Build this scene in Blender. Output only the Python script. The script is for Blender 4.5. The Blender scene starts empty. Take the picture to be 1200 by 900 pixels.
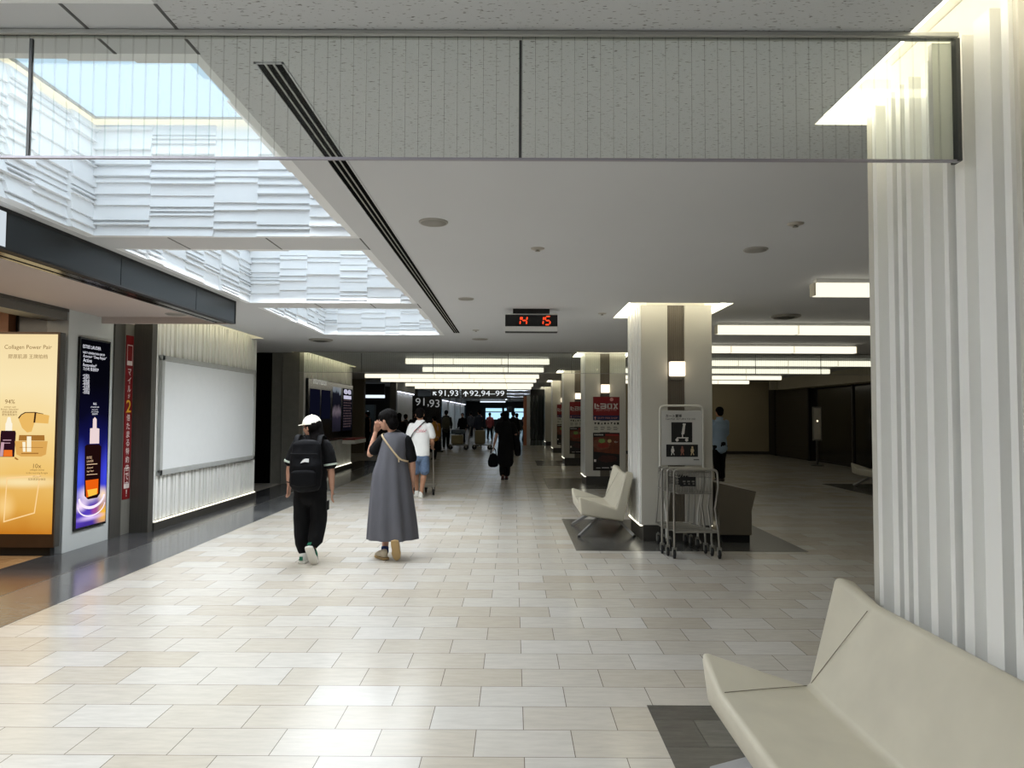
import bpy, bmesh, math, random
from mathutils import Vector, Matrix, noise

SC = bpy.context.scene
COL = SC.collection
PI = math.pi
V = Vector

# ------------------------------------------------------------------ colour / materials
def lin(c):
    out = []
    for v in c[:3]:
        v = v / 255.0
        out.append(v / 12.92 if v <= 0.04045 else ((v + 0.055) / 1.055) ** 2.4)
    return (out[0], out[1], out[2], 1.0)

def new_mat(name):
    m = bpy.data.materials.new(name)
    m.use_nodes = True
    nt = m.node_tree
    for n in list(nt.nodes):
        nt.nodes.remove(n)
    out = nt.nodes.new('ShaderNodeOutputMaterial')
    return m, nt, out

MATS = {}
def mat(name, col, rough=0.5, metal=0.0, spec=0.5, var=0.06, nscale=8.0, bump=0.0, bscale=60.0, stretch=None, coat=0.0):
    if name in MATS:
        return MATS[name]
    m, nt, out = new_mat(name)
    b = nt.nodes.new('ShaderNodeBsdfPrincipled')
    b.inputs['Roughness'].default_value = rough
    b.inputs['Metallic'].default_value = metal
    b.inputs['Specular IOR Level'].default_value = spec
    if coat:
        b.inputs['Coat Weight'].default_value = coat
        b.inputs['Coat Roughness'].default_value = 0.08
    tc = nt.nodes.new('ShaderNodeTexCoord')
    mp = nt.nodes.new('ShaderNodeMapping')
    if stretch:
        mp.inputs['Scale'].default_value = stretch
    nt.links.new(tc.outputs['Object'], mp.inputs['Vector'])
    nz = nt.nodes.new('ShaderNodeTexNoise')
    nz.inputs['Scale'].default_value = nscale
    nz.inputs['Detail'].default_value = 4
    nt.links.new(mp.outputs['Vector'], nz.inputs['Vector'])
    rp = nt.nodes.new('ShaderNodeValToRGB')
    c = lin(col)
    rp.color_ramp.elements[0].position = 0.3
    rp.color_ramp.elements[1].position = 0.7
    rp.color_ramp.elements[0].color = (c[0] * (1 - var), c[1] * (1 - var), c[2] * (1 - var), 1)
    rp.color_ramp.elements[1].color = (min(1, c[0] * (1 + var)), min(1, c[1] * (1 + var)), min(1, c[2] * (1 + var)), 1)
    nt.links.new(nz.outputs['Fac'], rp.inputs['Fac'])
    nt.links.new(rp.outputs['Color'], b.inputs['Base Color'])
    if bump:
        n2 = nt.nodes.new('ShaderNodeTexNoise')
        n2.inputs['Scale'].default_value = bscale
        n2.inputs['Detail'].default_value = 3
        nt.links.new(mp.outputs['Vector'], n2.inputs['Vector'])
        bp = nt.nodes.new('ShaderNodeBump')
        bp.inputs['Strength'].default_value = bump
        bp.inputs['Distance'].default_value = 0.01
        nt.links.new(n2.outputs['Fac'], bp.inputs['Height'])
        nt.links.new(bp.outputs['Normal'], b.inputs['Normal'])
    nt.links.new(b.outputs['BSDF'], out.inputs['Surface'])
    MATS[name] = m
    return m

def emit(name, col, strength):
    if name in MATS:
        return MATS[name]
    m, nt, out = new_mat(name)
    e = nt.nodes.new('ShaderNodeEmission')
    tc = nt.nodes.new('ShaderNodeTexCoord')
    nz = nt.nodes.new('ShaderNodeTexNoise')
    nz.inputs['Scale'].default_value = 1.5
    nt.links.new(tc.outputs['Object'], nz.inputs['Vector'])
    rp = nt.nodes.new('ShaderNodeValToRGB')
    c = lin(col)
    rp.color_ramp.elements[0].color = (c[0] * .97, c[1] * .97, c[2] * .97, 1)
    rp.color_ramp.elements[1].color = c
    nt.links.new(nz.outputs['Fac'], rp.inputs['Fac'])
    nt.links.new(rp.outputs['Color'], e.inputs['Color'])
    e.inputs['Strength'].default_value = strength
    nt.links.new(e.outputs['Emission'], out.inputs['Surface'])
    MATS[name] = m
    return m

# ------------------------------------------------------------------ mesh builder (world coordinates)
class MB:
    def __init__(s):
        s.v, s.f, s.sm, s.mi = [], [], [], []
        s.cur = 0
        s.smooth = False
    def add(s, vs, fs, smooth=None):
        o = len(s.v)
        s.v += [tuple(x) for x in vs]
        for f in fs:
            s.f.append([i + o for i in f])
            s.sm.append(s.smooth if smooth is None else smooth)
            s.mi.append(s.cur)
        return s
    def box(s, x0, x1, y0, y1, z0, z1):
        vs = [(x0, y0, z0), (x1, y0, z0), (x1, y1, z0), (x0, y1, z0), (x0, y0, z1), (x1, y0, z1), (x1, y1, z1), (x0, y1, z1)]
        return s.add(vs, [(0, 3, 2, 1), (4, 5, 6, 7), (0, 1, 5, 4), (1, 2, 6, 5), (2, 3, 7, 6), (3, 0, 4, 7)], False)
    def quad(s, a, b, c, d):
        return s.add([a, b, c, d], [(0, 1, 2, 3)], False)
    def prism(s, poly, ext):
        """poly: 3D points, extruded by vector ext"""
        n = len(poly)
        e = V(ext)
        vs = [V(p) for p in poly] + [V(p) + e for p in poly]
        fs = [tuple(range(n))[::-1], tuple(range(n, 2 * n))]
        fs += [(i, (i + 1) % n, n + (i + 1) % n, n + i) for i in range(n)]
        return s.add(vs, fs, False)
    def loft(s, rings, closed=True, caps=True, smooth=True):
        n = len(rings[0])
        vs = [p for r in rings for p in r]
        fs = []
        for k in range(len(rings) - 1):
            for i in range(n if closed else n - 1):
                j = (i + 1) % n
                fs.append((k * n + i, k * n + j, (k + 1) * n + j, (k + 1) * n + i))
        s.add(vs, fs, smooth)
        if caps:
            s.add(rings[0], [tuple(range(n))[::-1]], False)
            s.add(rings[-1], [tuple(range(n))], False)
        return s
    def tube(s, pts, r, n=8, caps=True, hint=None):
        pts = [V(p) for p in pts]
        rr = r if isinstance(r, (list, tuple)) else [r] * len(pts)
        rings = []
        prev = None
        for i, p in enumerate(pts):
            d = (pts[min(i + 1, len(pts) - 1)] - pts[max(i - 1, 0)])
            d = d.normalized() if d.length > 1e-9 else V((0, 0, 1))
            if prev is None:
                h = V(hint) if hint else (V((1, 0, 0)) if abs(d.x) < 0.9 else V((0, 1, 0)))
            else:
                h = prev
            a = (h - d * h.dot(d)).normalized()
            prev = a
            b = d.cross(a)
            ri = rr[i]
            ra, rb = ri if isinstance(ri, (list, tuple)) else (ri, ri)
            rings.append([p + a * (ra * math.cos(2 * PI * k / n)) + b * (rb * math.sin(2 * PI * k / n)) for k in range(n)])
        return s.loft(rings, True, caps, True)
    def cyl(s, a, b, r0, r1=None, n=20):
        return s.tube([a, b], [r0, r0 if r1 is None else r1], n)
    def lathe(s, prof, c, axis=(0, 0, 1), n=28):
        ax = V(axis).normalized()
        h = V((1, 0, 0)) if abs(ax.x) < .9 else V((0, 1, 0))
        a = (h - ax * h.dot(ax)).normalized()
        b = ax.cross(a)
        c = V(c)
        rings = [[c + ax * z + a * (r * math.cos(2 * PI * k / n)) + b * (r * math.sin(2 * PI * k / n)) for k in range(n)] for r, z in prof]
        return s.loft(rings, True, True, True)
    def ell(s, c, r, rot=None, n=16, m=10):
        c = V(c)
        vs = []
        M = rot if rot is not None else Matrix.Identity(3)
        for i in range(1, m):
            t = PI * i / m
            for k in range(n):
                p = 2 * PI * k / n
                vs.append(c + M @ V((r[0] * math.sin(t) * math.cos(p), r[1] * math.sin(t) * math.sin(p), r[2] * math.cos(t))))
        top = len(vs); vs.append(c + M @ V((0, 0, r[2])))
        bot = len(vs); vs.append(c + M @ V((0, 0, -r[2])))
        fs = []
        for i in range(m - 2):
            for k in range(n):
                j = (k + 1) % n
                fs.append((i * n + k, (i + 1) * n + k, (i + 1) * n + j, i * n + j))
        for k in range(n):
            j = (k + 1) % n
            fs.append((top, k, j))
            fs.append((bot, (m - 2) * n + j, (m - 2) * n + k))
        return s.add(vs, fs, True)
    def mesh(s, name, off=None, fixn=True):
        me = bpy.data.meshes.new(name)
        vs = s.v if off is None else [(x[0] - off[0], x[1] - off[1], x[2] - off[2]) for x in s.v]
        me.from_pydata(vs, [], s.f)
        me.polygons.foreach_set('use_smooth', s.sm)
        me.polygons.foreach_set('material_index', s.mi)
        if fixn:
            bm = bmesh.new()
            bm.from_mesh(me)
            bmesh.ops.recalc_face_normals(bm, faces=bm.faces)
            bm.to_mesh(me)
            bm.free()
        me.update()
        return me

WL = {}
def wloc(o):
    return WL.get(o.name, V((0, 0, 0))) if o is not None else V((0, 0, 0))

def part(name, mb, m, parent=None, bevel=0.0, seg=2, label=None, fixn=True):
    off = wloc(parent)
    me = mb.mesh(name, off, fixn)
    for mm in (m if isinstance(m, (list, tuple)) else [m]):
        me.materials.append(mm)
    if bevel > 0:
        bm = bmesh.new(); bm.from_mesh(me)
        bmesh.ops.remove_doubles(bm, verts=bm.verts, dist=1e-6)
        es = [e for e in bm.edges if len(e.link_faces) == 2 and e.calc_face_angle(0) > 0.5]
        try:
            bmesh.ops.bevel(bm, geom=es, offset=bevel, segments=seg, profile=0.5, affect='EDGES', clamp_overlap=True)
        except Exception:
            pass
        bm.to_mesh(me); bm.free()
    o = bpy.data.objects.new(name, me)
    COL.objects.link(o)
    if parent is not None:
        o.parent = parent
        WL[o.name] = off.copy()
    else:
        WL[o.name] = V((0, 0, 0))
    if label:
        o['label'] = label
    return o

def tag(o, label, cat, group=None, kind=None):
    o['label'] = label
    o['category'] = cat
    if group: o['group'] = group
    if kind: o['kind'] = kind
    return o

def thing(name, label, cat, loc=(0, 0, 0), group=None, kind=None):
    o = bpy.data.objects.new(name, None)
    COL.objects.link(o)
    o.location = loc
    o.empty_display_size = 0.1
    WL[o.name] = V(loc)
    return tag(o, label, cat, group, kind)

def struct(name, mb, m, label=None, cat=None, bevel=0.0):
    o = part(name, mb, m, None, bevel)
    o['kind'] = 'structure'
    if label: o['label'] = label
    if cat: o['category'] = cat
    return o

def dup(root, loc, label=None, group=None):
    r = root.copy(); COL.objects.link(r)
    r.location = loc
    WL[r.name] = V(loc)
    if label: r['label'] = label
    if group: r['group'] = group
    for ch in list(root.children):
        c = ch.copy(); COL.objects.link(c); c.parent = r
        WL[c.name] = V(loc)
        for g in list(ch.children):
            d = g.copy(); COL.objects.link(d); d.parent = c
            WL[d.name] = V(loc)
    return r

# ------------------------------------------------------------------ lettering
_TXT = {}
def text_geo(s, bold=0.0):
    k = (s, bold)
    if k in _TXT:
        return _TXT[k]
    cu = bpy.data.curves.new('t', 'FONT')
    cu.body = s
    cu.size = 1.0
    cu.resolution_u = 3
    cu.offset = bold
    ob = bpy.data.objects.new('t', cu)
    COL.objects.link(ob)
    dg = bpy.context.evaluated_depsgraph_get()
    me = bpy.data.meshes.new_from_object(ob.evaluated_get(dg))
    vs = [v.co.copy() for v in me.vertices]
    fs = [tuple(p.vertices) for p in me.polygons]
    bpy.data.objects.remove(ob); bpy.data.curves.remove(cu); bpy.data.meshes.remove(me)
    _TXT[k] = (vs, fs)
    return vs, fs

def put_text(mb, s, org, xd, yd, w=None, h=None, align='l', bold=0.0):
    """fit string s: org = left/centre bottom of its box, xd/yd unit axes; h = letter box height, w = width (either may be None)"""
    vs, fs = text_geo(s, bold)
    if not vs:
        return
    x0 = min(v.x for v in vs); x1 = max(v.x for v in vs)
    y0 = min(v.y for v in vs); y1 = max(v.y for v in vs)
    sx = w / (x1 - x0) if w else None
    sy = h / (y1 - y0) if h else None
    sx = sx or sy; sy = sy or sx
    wd = (x1 - x0) * sx
    sh = {'l': 0, 'c': -wd / 2, 'r': -wd}[align]
    org, xd, yd = V(org), V(xd), V(yd)
    mb.add([org + xd * ((v.x - x0) * sx + sh) + yd * ((v.y - y0) * sy) for v in vs], fs, False)

# ------------------------------------------------------------------ organic bodies: union of closed pieces, one continuous skin
def otube(mb, pts, rad, n=14, hint=(1, 0, 0)):
    """rounded closed limb: pts with radii (number or (ra, rb))"""
    pts = [V(p) for p in pts]
    rad = [r if isinstance(r, (tuple, list)) else (r, r) for r in rad]
    d0 = (pts[0] - pts[1]).normalized(); d1 = (pts[-1] - pts[-2]).normalized()
    m0 = min(rad[0]); m1 = min(rad[-1])
    P = [pts[0] + d0 * m0 * .8, pts[0] + d0 * m0 * .5] + pts + [pts[-1] + d1 * m1 * .5, pts[-1] + d1 * m1 * .8]
    R = [(rad[0][0] * .35, rad[0][1] * .35), (rad[0][0] * .8, rad[0][1] * .8)] + list(rad) + [(rad[-1][0] * .8, rad[-1][1] * .8), (rad[-1][0] * .35, rad[-1][1] * .35)]
    mb.tube(P, R, n, True, hint)

def spline(pts, k=6):
    """Catmull-Rom through points (tuples of any length)"""
    out = []
    n = len(pts)
    for i in range(n - 1):
        p0, p1, p2, p3 = pts[max(i - 1, 0)], pts[i], pts[i + 1], pts[min(i + 2, n - 1)]
        for j in range(k):
            t = j / k
            out.append(tuple(.5 * (2 * b + (c - a) * t + (2 * a - 5 * b + 4 * c - d) * t * t + (3 * b - a - 3 * c + d) * t ** 3) for a, b, c, d in zip(p0, p1, p2, p3)))
    out.append(tuple(pts[-1]))
    return out

def skin(name, mb, m, parent, voxel=0.006, smooth=4, fold=None, label=None):
    """voxel union of the pieces -> one smooth mesh under parent"""
    me = mb.mesh('tmp')
    ob = bpy.data.objects.new('tmp', me)
    COL.objects.link(ob)
    md = ob.modifiers.new('r', 'REMESH'); md.mode = 'VOXEL'; md.voxel_size = voxel; md.use_smooth_shade = True
    if smooth:
        sm = ob.modifiers.new('s', 'SMOOTH'); sm.iterations = smooth; sm.factor = 0.5
    dg = bpy.context.evaluated_depsgraph_get()
    res = bpy.data.meshes.new_from_object(ob.evaluated_get(dg))
    bpy.data.objects.remove(ob); bpy.data.meshes.remove(me)
    if fold:
        amp, fx, fy, fz = fold
        nn = [v.normal.copy() for v in res.vertices]
        for v, n_ in zip(res.vertices, nn):
            c = v.co
            v.co = c + n_ * (amp * noise.noise(V((c.x * fx, c.y * fy, c.z * fz))))
    off = wloc(parent)
    res.transform(Matrix.Translation(-off))
    res.name = name
    res.materials.clear()
    res.materials.append(m)
    res.polygons.foreach_set('use_smooth', [True] * len(res.polygons))
    o = bpy.data.objects.new(name, res)
    COL.objects.link(o)
    o.parent = parent
    WL[o.name] = off.copy()
    if label: o['label'] = label
    return o
SKY_W = 52.0
SKY_TOP = 13.0
SKY_SPREAD = [170.0, 165.0, 106.0, 146.0, 150.0]; SKY_TILT = [38, 36, 10, 0, 0]; SKY_K = [.5, 1.6, 0.62, 1.85, 1.9]
EXPOSURE = 0.0
# ================================================================== MATERIALS
def tile_mat(name, c1, c2, mortar, bw, rh, sx, sy, rough, streak=0.10, ms=0.0022, spec=0.5, off=0.5, ang=0.0, dirt=0.0):
    m, nt, out = new_mat(name)
    L = nt.links
    b = nt.nodes.new('ShaderNodeBsdfPrincipled')
    tc = nt.nodes.new('ShaderNodeTexCoord')
    mp = nt.nodes.new('ShaderNodeMapping')
    mp.inputs['Location'].default_value = (sx, sy, 0)
    mp.inputs['Rotation'].default_value = (0, 0, ang)
    L.new(tc.outputs['Object'], mp.inputs['Vector'])
    br = nt.nodes.new('ShaderNodeTexBrick')
    br.offset = off
    br.inputs['Color1'].default_value = (0, 0, 0, 1)
    br.inputs['Color2'].default_value = (1, 1, 1, 1)
    br.inputs['Mortar'].default_value = (0.5, 0.5, 0.5, 1)
    br.inputs['Scale'].default_value = 1
    br.inputs['Mortar Size'].default_value = ms
    br.inputs['Mortar Smooth'].default_value = 0.2
    br.inputs['Bias'].default_value = 0
    br.inputs['Brick Width'].default_value = bw
    br.inputs['Row Height'].default_value = rh
    L.new(mp.outputs['Vector'], br.inputs['Vector'])
    ramp = nt.nodes.new('ShaderNodeValToRGB')
    ramp.color_ramp.elements[0].color = lin(c1)
    ramp.color_ramp.elements[1].color = lin(c2)
    L.new(br.outputs['Color'], ramp.inputs['Fac'])
    # stone streaks along the tile
    mp2 = nt.nodes.new('ShaderNodeMapping')
    mp2.inputs['Scale'].default_value = (2.2, 11, 1)
    L.new(tc.outputs['Object'], mp2.inputs['Vector'])
    nz = nt.nodes.new('ShaderNodeTexNoise')
    nz.inputs['Scale'].default_value = 2.5
    nz.inputs['Detail'].default_value = 8
    nz.inputs['Roughness'].default_value = 0.65
    L.new(mp2.outputs['Vector'], nz.inputs['Vector'])
    mr = nt.nodes.new('ShaderNodeMapRange')
    mr.inputs['From Min'].default_value = 0.3; mr.inputs['From Max'].default_value = 0.7
    mr.inputs['To Min'].default_value = 1 - streak; mr.inputs['To Max'].default_value = 1 + streak * .6
    L.new(nz.outputs['Fac'], mr.inputs['Value'])
    mul = nt.nodes.new('ShaderNodeMix'); mul.data_type = 'RGBA'; mul.blend_type = 'MULTIPLY'
    mul.inputs[0].default_value = 1
    L.new(ramp.outputs['Color'], mul.inputs[6]); L.new(mr.outputs['Result'], mul.inputs[7])
    mx = nt.nodes.new('ShaderNodeMix'); mx.data_type = 'RGBA'
    L.new(br.outputs['Fac'], mx.inputs[0])
    L.new(mul.outputs[2], mx.inputs[6]); mx.inputs[7].default_value = lin(mortar)
    L.new(mx.outputs[2], b.inputs['Base Color'])
    rr = nt.nodes.new('ShaderNodeMapRange')
    rr.inputs['To Min'].default_value = rough * .8; rr.inputs['To Max'].default_value = rough * 1.25
    L.new(nz.outputs['Fac'], rr.inputs['Value'])
    L.new(rr.outputs['Result'], b.inputs['Roughness'])
    b.inputs['Specular IOR Level'].default_value = spec
    bp = nt.nodes.new('ShaderNodeBump'); bp.inputs['Strength'].default_value = 0.25; bp.inputs['Distance'].default_value = 0.002
    inv = nt.nodes.new('ShaderNodeMath'); inv.operation = 'SUBTRACT'; inv.inputs[0].default_value = 1
    L.new(br.outputs['Fac'], inv.inputs[1]); L.new(inv.outputs[0], bp.inputs['Height'])
    L.new(bp.outputs['Normal'], b.inputs['Normal'])
    L.new(b.outputs['BSDF'], out.inputs['Surface'])
    return m

M_TILE = tile_mat('beige_stone_tile', (193, 185, 171), (207, 204, 198), (112, 104, 94), .478, .2865, .419, .056, .20, .10)
M_DARK = tile_mat('dark_granite', (62, 62, 64), (84, 84, 86), (48, 48, 49), .62, .62, .1, .2, .16, .25)
M_INLAY = tile_mat('dark_slate_inlay', (76, 75, 72), (98, 97, 93), (50, 50, 48), .44, .30, .15, .11, .22, .3)
M_SHOPF = tile_mat('brown_shop_tile', (168, 132, 92), (188, 154, 112), (110, 84, 58), .9, .3, 0, 0, .25, .15)

def ceiling_mat():
    m, nt, out = new_mat('fissured_ceiling_board')
    L = nt.links
    b = nt.nodes.new('ShaderNodeBsdfPrincipled')
    tc = nt.nodes.new('ShaderNodeTexCoord')
    mp = nt.nodes.new('ShaderNodeMapping'); mp.inputs['Scale'].default_value = (1, 3.2, 1)
    L.new(tc.outputs['Object'], mp.inputs['Vector'])
    nz = nt.nodes.new('ShaderNodeTexNoise'); nz.inputs['Scale'].default_value = 38; nz.inputs['Detail'].default_value = 3
    L.new(mp.outputs['Vector'], nz.inputs['Vector'])
    rp = nt.nodes.new('ShaderNodeValToRGB')
    rp.color_ramp.elements[0].position = .33; rp.color_ramp.elements[0].color = lin((128, 127, 125))
    rp.color_ramp.elements[1].position = .38; rp.color_ramp.elements[1].color = lin((209, 210, 212))
    L.new(nz.outputs['Fac'], rp.inputs['Fac'])
    L.new(rp.outputs['Color'], b.inputs['Base Color'])
    b.inputs['Roughness'].default_value = .9
    L.new(b.outputs['BSDF'], out.inputs['Surface'])
    return m
M_CEILF = ceiling_mat()
M_CEIL = mat('ceiling_paint', (207, 208, 210), .85, var=.02, nscale=.6)
M_CEILFAR = mat('far_ceiling_paint', (190, 190, 190), .8, var=.02, nscale=.6)
M_WHITE = mat('white_satin_paint', (238, 238, 235), .38, var=.015, nscale=3)
M_RELIEF = mat('white_relief_panel', (244, 245, 246), .5, var=.01, nscale=3)
M_RECESS = mat('recess_white', (242, 240, 232), .7, var=.01)
M_COLP = mat('column_panel_paint', (205, 202, 192), .32, var=.02, nscale=1.2)
M_STRIP = mat('brown_grey_strip', (104, 96, 84), .45, var=.05, nscale=6)
M_PLINTH = mat('dark_plinth', (62, 60, 56), .4, var=.1)
M_BLACK = mat('black_gloss', (16, 17, 19), .18, var=.1)
M_BLACKM = mat('black_matt', (18, 18, 19), .6, var=.1)
M_FASCIA = mat('fascia_dark_glass', (26, 32, 35), .3, spec=.3, var=.08, nscale=1)
M_STEEL = mat('brushed_steel', (146, 144, 136), .3, .35, var=.08, nscale=4, stretch=(30, 30, 1))
M_DSTEEL = mat('dark_steel', (84, 82, 77), .35, .3, var=.1, nscale=4, stretch=(30, 30, 1))
M_ALU = mat('aluminium_rail', (168, 168, 163), .4, .15, var=.04)
M_CHROME = mat('cart_chrome', (170, 168, 162), .28, .85, var=.05)
M_GREYW = mat('grey_wall_panel', (198, 202, 201), .5, var=.02, nscale=1)
M_BROWNW = mat('brown_wall_panel', (112, 102, 86), .55, var=.06, nscale=1)
M_BEIGEW = mat('beige_far_wall', (168, 155, 126), .6, var=.04, nscale=.7)
M_DARKW = mat('dark_wall', (40, 38, 35), .45, var=.15, nscale=.8)
M_SOFFIT = mat('shop_soffit_paint', (196, 184, 178), .7, var=.02, nscale=.8)
M_WARMW = mat('warm_shop_wall', (205, 165, 120), .6, var=.05)
M_RUBBER = mat('black_rubber', (22, 22, 23), .7)
M_BULK = mat('bulkhead_paint', (172, 165, 146), .7, var=.03, nscale=.7)

E_SKY = emit('laylight_daylight', (203, 231, 250), .97)
E_COVE = emit('cove_led', (255, 248, 222), 9.0)
E_COVEW = emit('wall_cove_led', (255, 246, 206), 3.5)
E_BASE = emit('base_led', (255, 250, 226), 2.2)
E_BAR = emit('bar_diffuser', (255, 249, 226), 1.2)
E_LAMP = emit('wall_lamp_glass', (255, 238, 210), 1.8)
E_WARMGAP = emit('laylight_gap_led', (255, 232, 176), 5.0)
E_WIN = emit('far_window_daylight', (170, 214, 240), 1.4)
E_WHITEL = emit('white_strip_light', (225, 238, 250), 1.2)
E_SIGNW = emit('white_sign_panel', (226, 236, 244), .85)

# ================================================================== FLOOR
ZC = 2.971            # ceiling height
CEIL_END = 36.6
def plane(mb, x0, x1, y0, y1, z):
    mb.quad((x0, y0, z), (x1, y0, z), (x1, y1, z), (x0, y1, z))
def slab(mb, x0, x1, y0, y1, z0, z1):
    mb.box(x0, x1, y0, y1, z0, z1)

mb = MB(); slab(mb, -12, 14, -8, 82, -.1, 0); struct('floor', mb, M_TILE, 'beige stone tile floor of the concourse', 'floor')
mb = MB(); slab(mb, -5.2, -3.79, -8, 24, 0, .002); struct('floor_border', mb, M_DARK, 'dark granite border along the shop fronts', 'floor')
mb = MB(); slab(mb, -4.42, -3.79, -8, 24, .002, .0022); struct('floor_border_outer', mb, tile_mat('mid_granite', (88, 89, 91), (112, 113, 114), (70, 70, 70), .62, .62, .1, .2, .16, .25), 'mid grey granite strip beside the beige tiles', 'floor')
mb = MB(); slab(mb, -4.44, -4.42, -8, 24, .002, .0024); struct('floor_joint', mb, mat('joint_grey', (96, 95, 93), .3), 'lighter joint line in the granite border', 'floor')
mb = MB(); slab(mb, -12, -5.2, -8, 8.6, 0, .002); struct('floor_shop', mb, M_SHOPF, 'brown tile floor inside the cosmetics shop', 'floor')
for i, (x0, x1, y0, y1) in enumerate([(.742, 3.46, 1.4, 3.98), (.746, 3.47, 8.40, 10.9), (.75, 3.46, 15.3, 17.8), (.75, 3.46, 22.0, 24.5), (7.2, 9.9, 13.98, 16.7)]):
    mb = MB(); slab(mb, x0, x1, y0, y1, 0, .002)
    struct('trim_%d' % (i + 1), mb, M_INLAY, 'dark stone inlay set in the floor round a column', 'floor')

# ================================================================== CEILING with its openings
COLS_Y = [2.28 - .03, 9.03, 16.06, 22.75, 29.38, 36.1]
COL_X0, COL_X1, COL_D = 1.61, 2.543, .98
WELLS = [(-4.2, -1.2), (-.75, 2.328), (2.66, 5.52), (5.906, 8.855), (9.22, 12.42)]
WX0, WX1 = -3.35, -1.212
holes = [(WX0, WX1, a, b) for a, b in WELLS]
RECS = []
for y in COLS_Y:
    r = (1.415, 2.70, y - .36, y + COL_D + .07)
    RECS.append(r); holes.append(r)
holes.append((-5.0, -4.62, 8.9, 13.1))
holes.append((-5.0, -4.66, 15.9, 21.05))

BEAMS = [(WX0, WX1, 2.328, 2.66), (WX0, WX1, 5.52, 5.906), (WX0, WX1, 8.855, 9.22)]
holes += BEAMS
def holed(mb, x0, x1, y0, y1, z, hs):
    xs = sorted({x0, x1} | {min(max(h[i], x0), x1) for h in hs for i in (0, 1)})
    ys = sorted({y0, y1} | {min(max(h[i], y0), y1) for h in hs for i in (2, 3)})
    for j in range(len(ys) - 1):
        run = None
        for i in range(len(xs) - 1):
            cx, cy = (xs[i] + xs[i + 1]) / 2, (ys[j] + ys[j + 1]) / 2
            inside = any(h[0] < cx < h[1] and h[2] < cy < h[3] for h in hs)
            if not inside:
                if run is None: run = xs[i]
                end = xs[i + 1]
            if inside or i == len(xs) - 2:
                if run is not None:
                    mb.quad((run, ys[j], z), (end, ys[j], z), (end, ys[j + 1], z), (run, ys[j + 1], z))
                    run = None
YB = 2.5
mb = MB(); holed(mb, -5.0, 14, -8, YB + 1.25, ZC, holes); struct('ceiling', mb, M_CEILF, 'fissured white ceiling boards over the near concourse', 'ceiling')
mb = MB(); holed(mb, -5.0, 14, YB + 1.25, 15.82, ZC, holes); struct('ceiling_middle', mb, M_CEIL, 'plain painted ceiling beyond the glass smoke screen', 'ceiling')
mb = MB(); holed(mb, -8.0, 14, 15.82, CEIL_END, ZC, holes); struct('ceiling_far', mb, M_CEIL, 'painted ceiling beyond the second smoke screen', 'ceiling')
for (bx0, bx1, by0, by1), js in zip(BEAMS, ((-1.53, -2.3), (-2.72, -1.95), (-2.5, -1.8))):
    mb = MB(); plane(mb, bx0, bx1, by0, by1, ZC)
    o = struct('ceiling_beam', mb, M_CEIL, 'smooth ceiling strip between two skylights', 'ceiling')
    mb = MB()
    for j in js + (bx1 + .002,): mb.box(j - .006, j + .006, by0, by1, ZC - .002, ZC + .004)
    part('joint_line', mb, mat('beam_joint_grey', (92, 92, 92), .8), o)  # dark grey joint strips between the beam panels
mb = MB(); plane(mb, -12, 14, CEIL_END, 82, 2.95); mb.box(-12, 14, CEIL_END - .05, CEIL_END, 2.86, 3.2); struct('ceiling_end', mb, M_CEILFAR, 'ceiling of the far end of the concourse', 'ceiling')

# recess boxes around the columns, with LED strips round the opening
def recess(r, ztop=3.19):
    x0, x1, y0, y1 = r
    mb = MB()
    mb.quad((x0, y0, ztop), (x1, y0, ztop), (x1, y1, ztop), (x0, y1, ztop))
    for a, b in (((x0, y0), (x1, y0)), ((x1, y0), (x1, y1)), ((x1, y1), (x0, y1)), ((x0, y1), (x0, y0))):
        mb.quad((a[0], a[1], ZC), (b[0], b[1], ZC), (b[0], b[1], ztop), (a[0], a[1], ztop))
    return mb
for r in RECS:
    o = struct('trim_recess', recess(r), M_RECESS, 'white lit recess in the ceiling round a column', 'ceiling recess')
    x0, x1, y0, y1 = r
    mb = MB()
    t = .03
    for b in ((x0 + .02, x1 - .02, y0 + .02, y0 + .02 + t), (x0 + .02, x1 - .02, y1 - .02 - t, y1 - .02), (x0 + .02, x0 + .02 + t, y0 + .06, y1 - .06), (x1 - .02 - t, x1 - .02, y0 + .06, y1 - .06)):
        mb.box(b[0], b[1], b[2], b[3], ZC + .035, ZC + .06)
    part('cove_light', mb, E_COVE, o, label='glowing strip lights inside the recess')
for (x0, x1, y0, y1) in ((-5.0, -4.62, 8.9, 13.1), (-5.0, -4.66, 15.9, 21.05)):
    o = struct('trim_recess', recess((x0, x1, y0, y1), 3.15), M_RECESS, 'lit ceiling slot above the fluted display wall', 'ceiling recess')
    mb = MB(); mb.box(x1 - .05, x1 - .02, y0 + .05, y1 - .05, ZC + .03, ZC + .06)
    part('cove_light', mb, E_COVEW, o)

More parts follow.
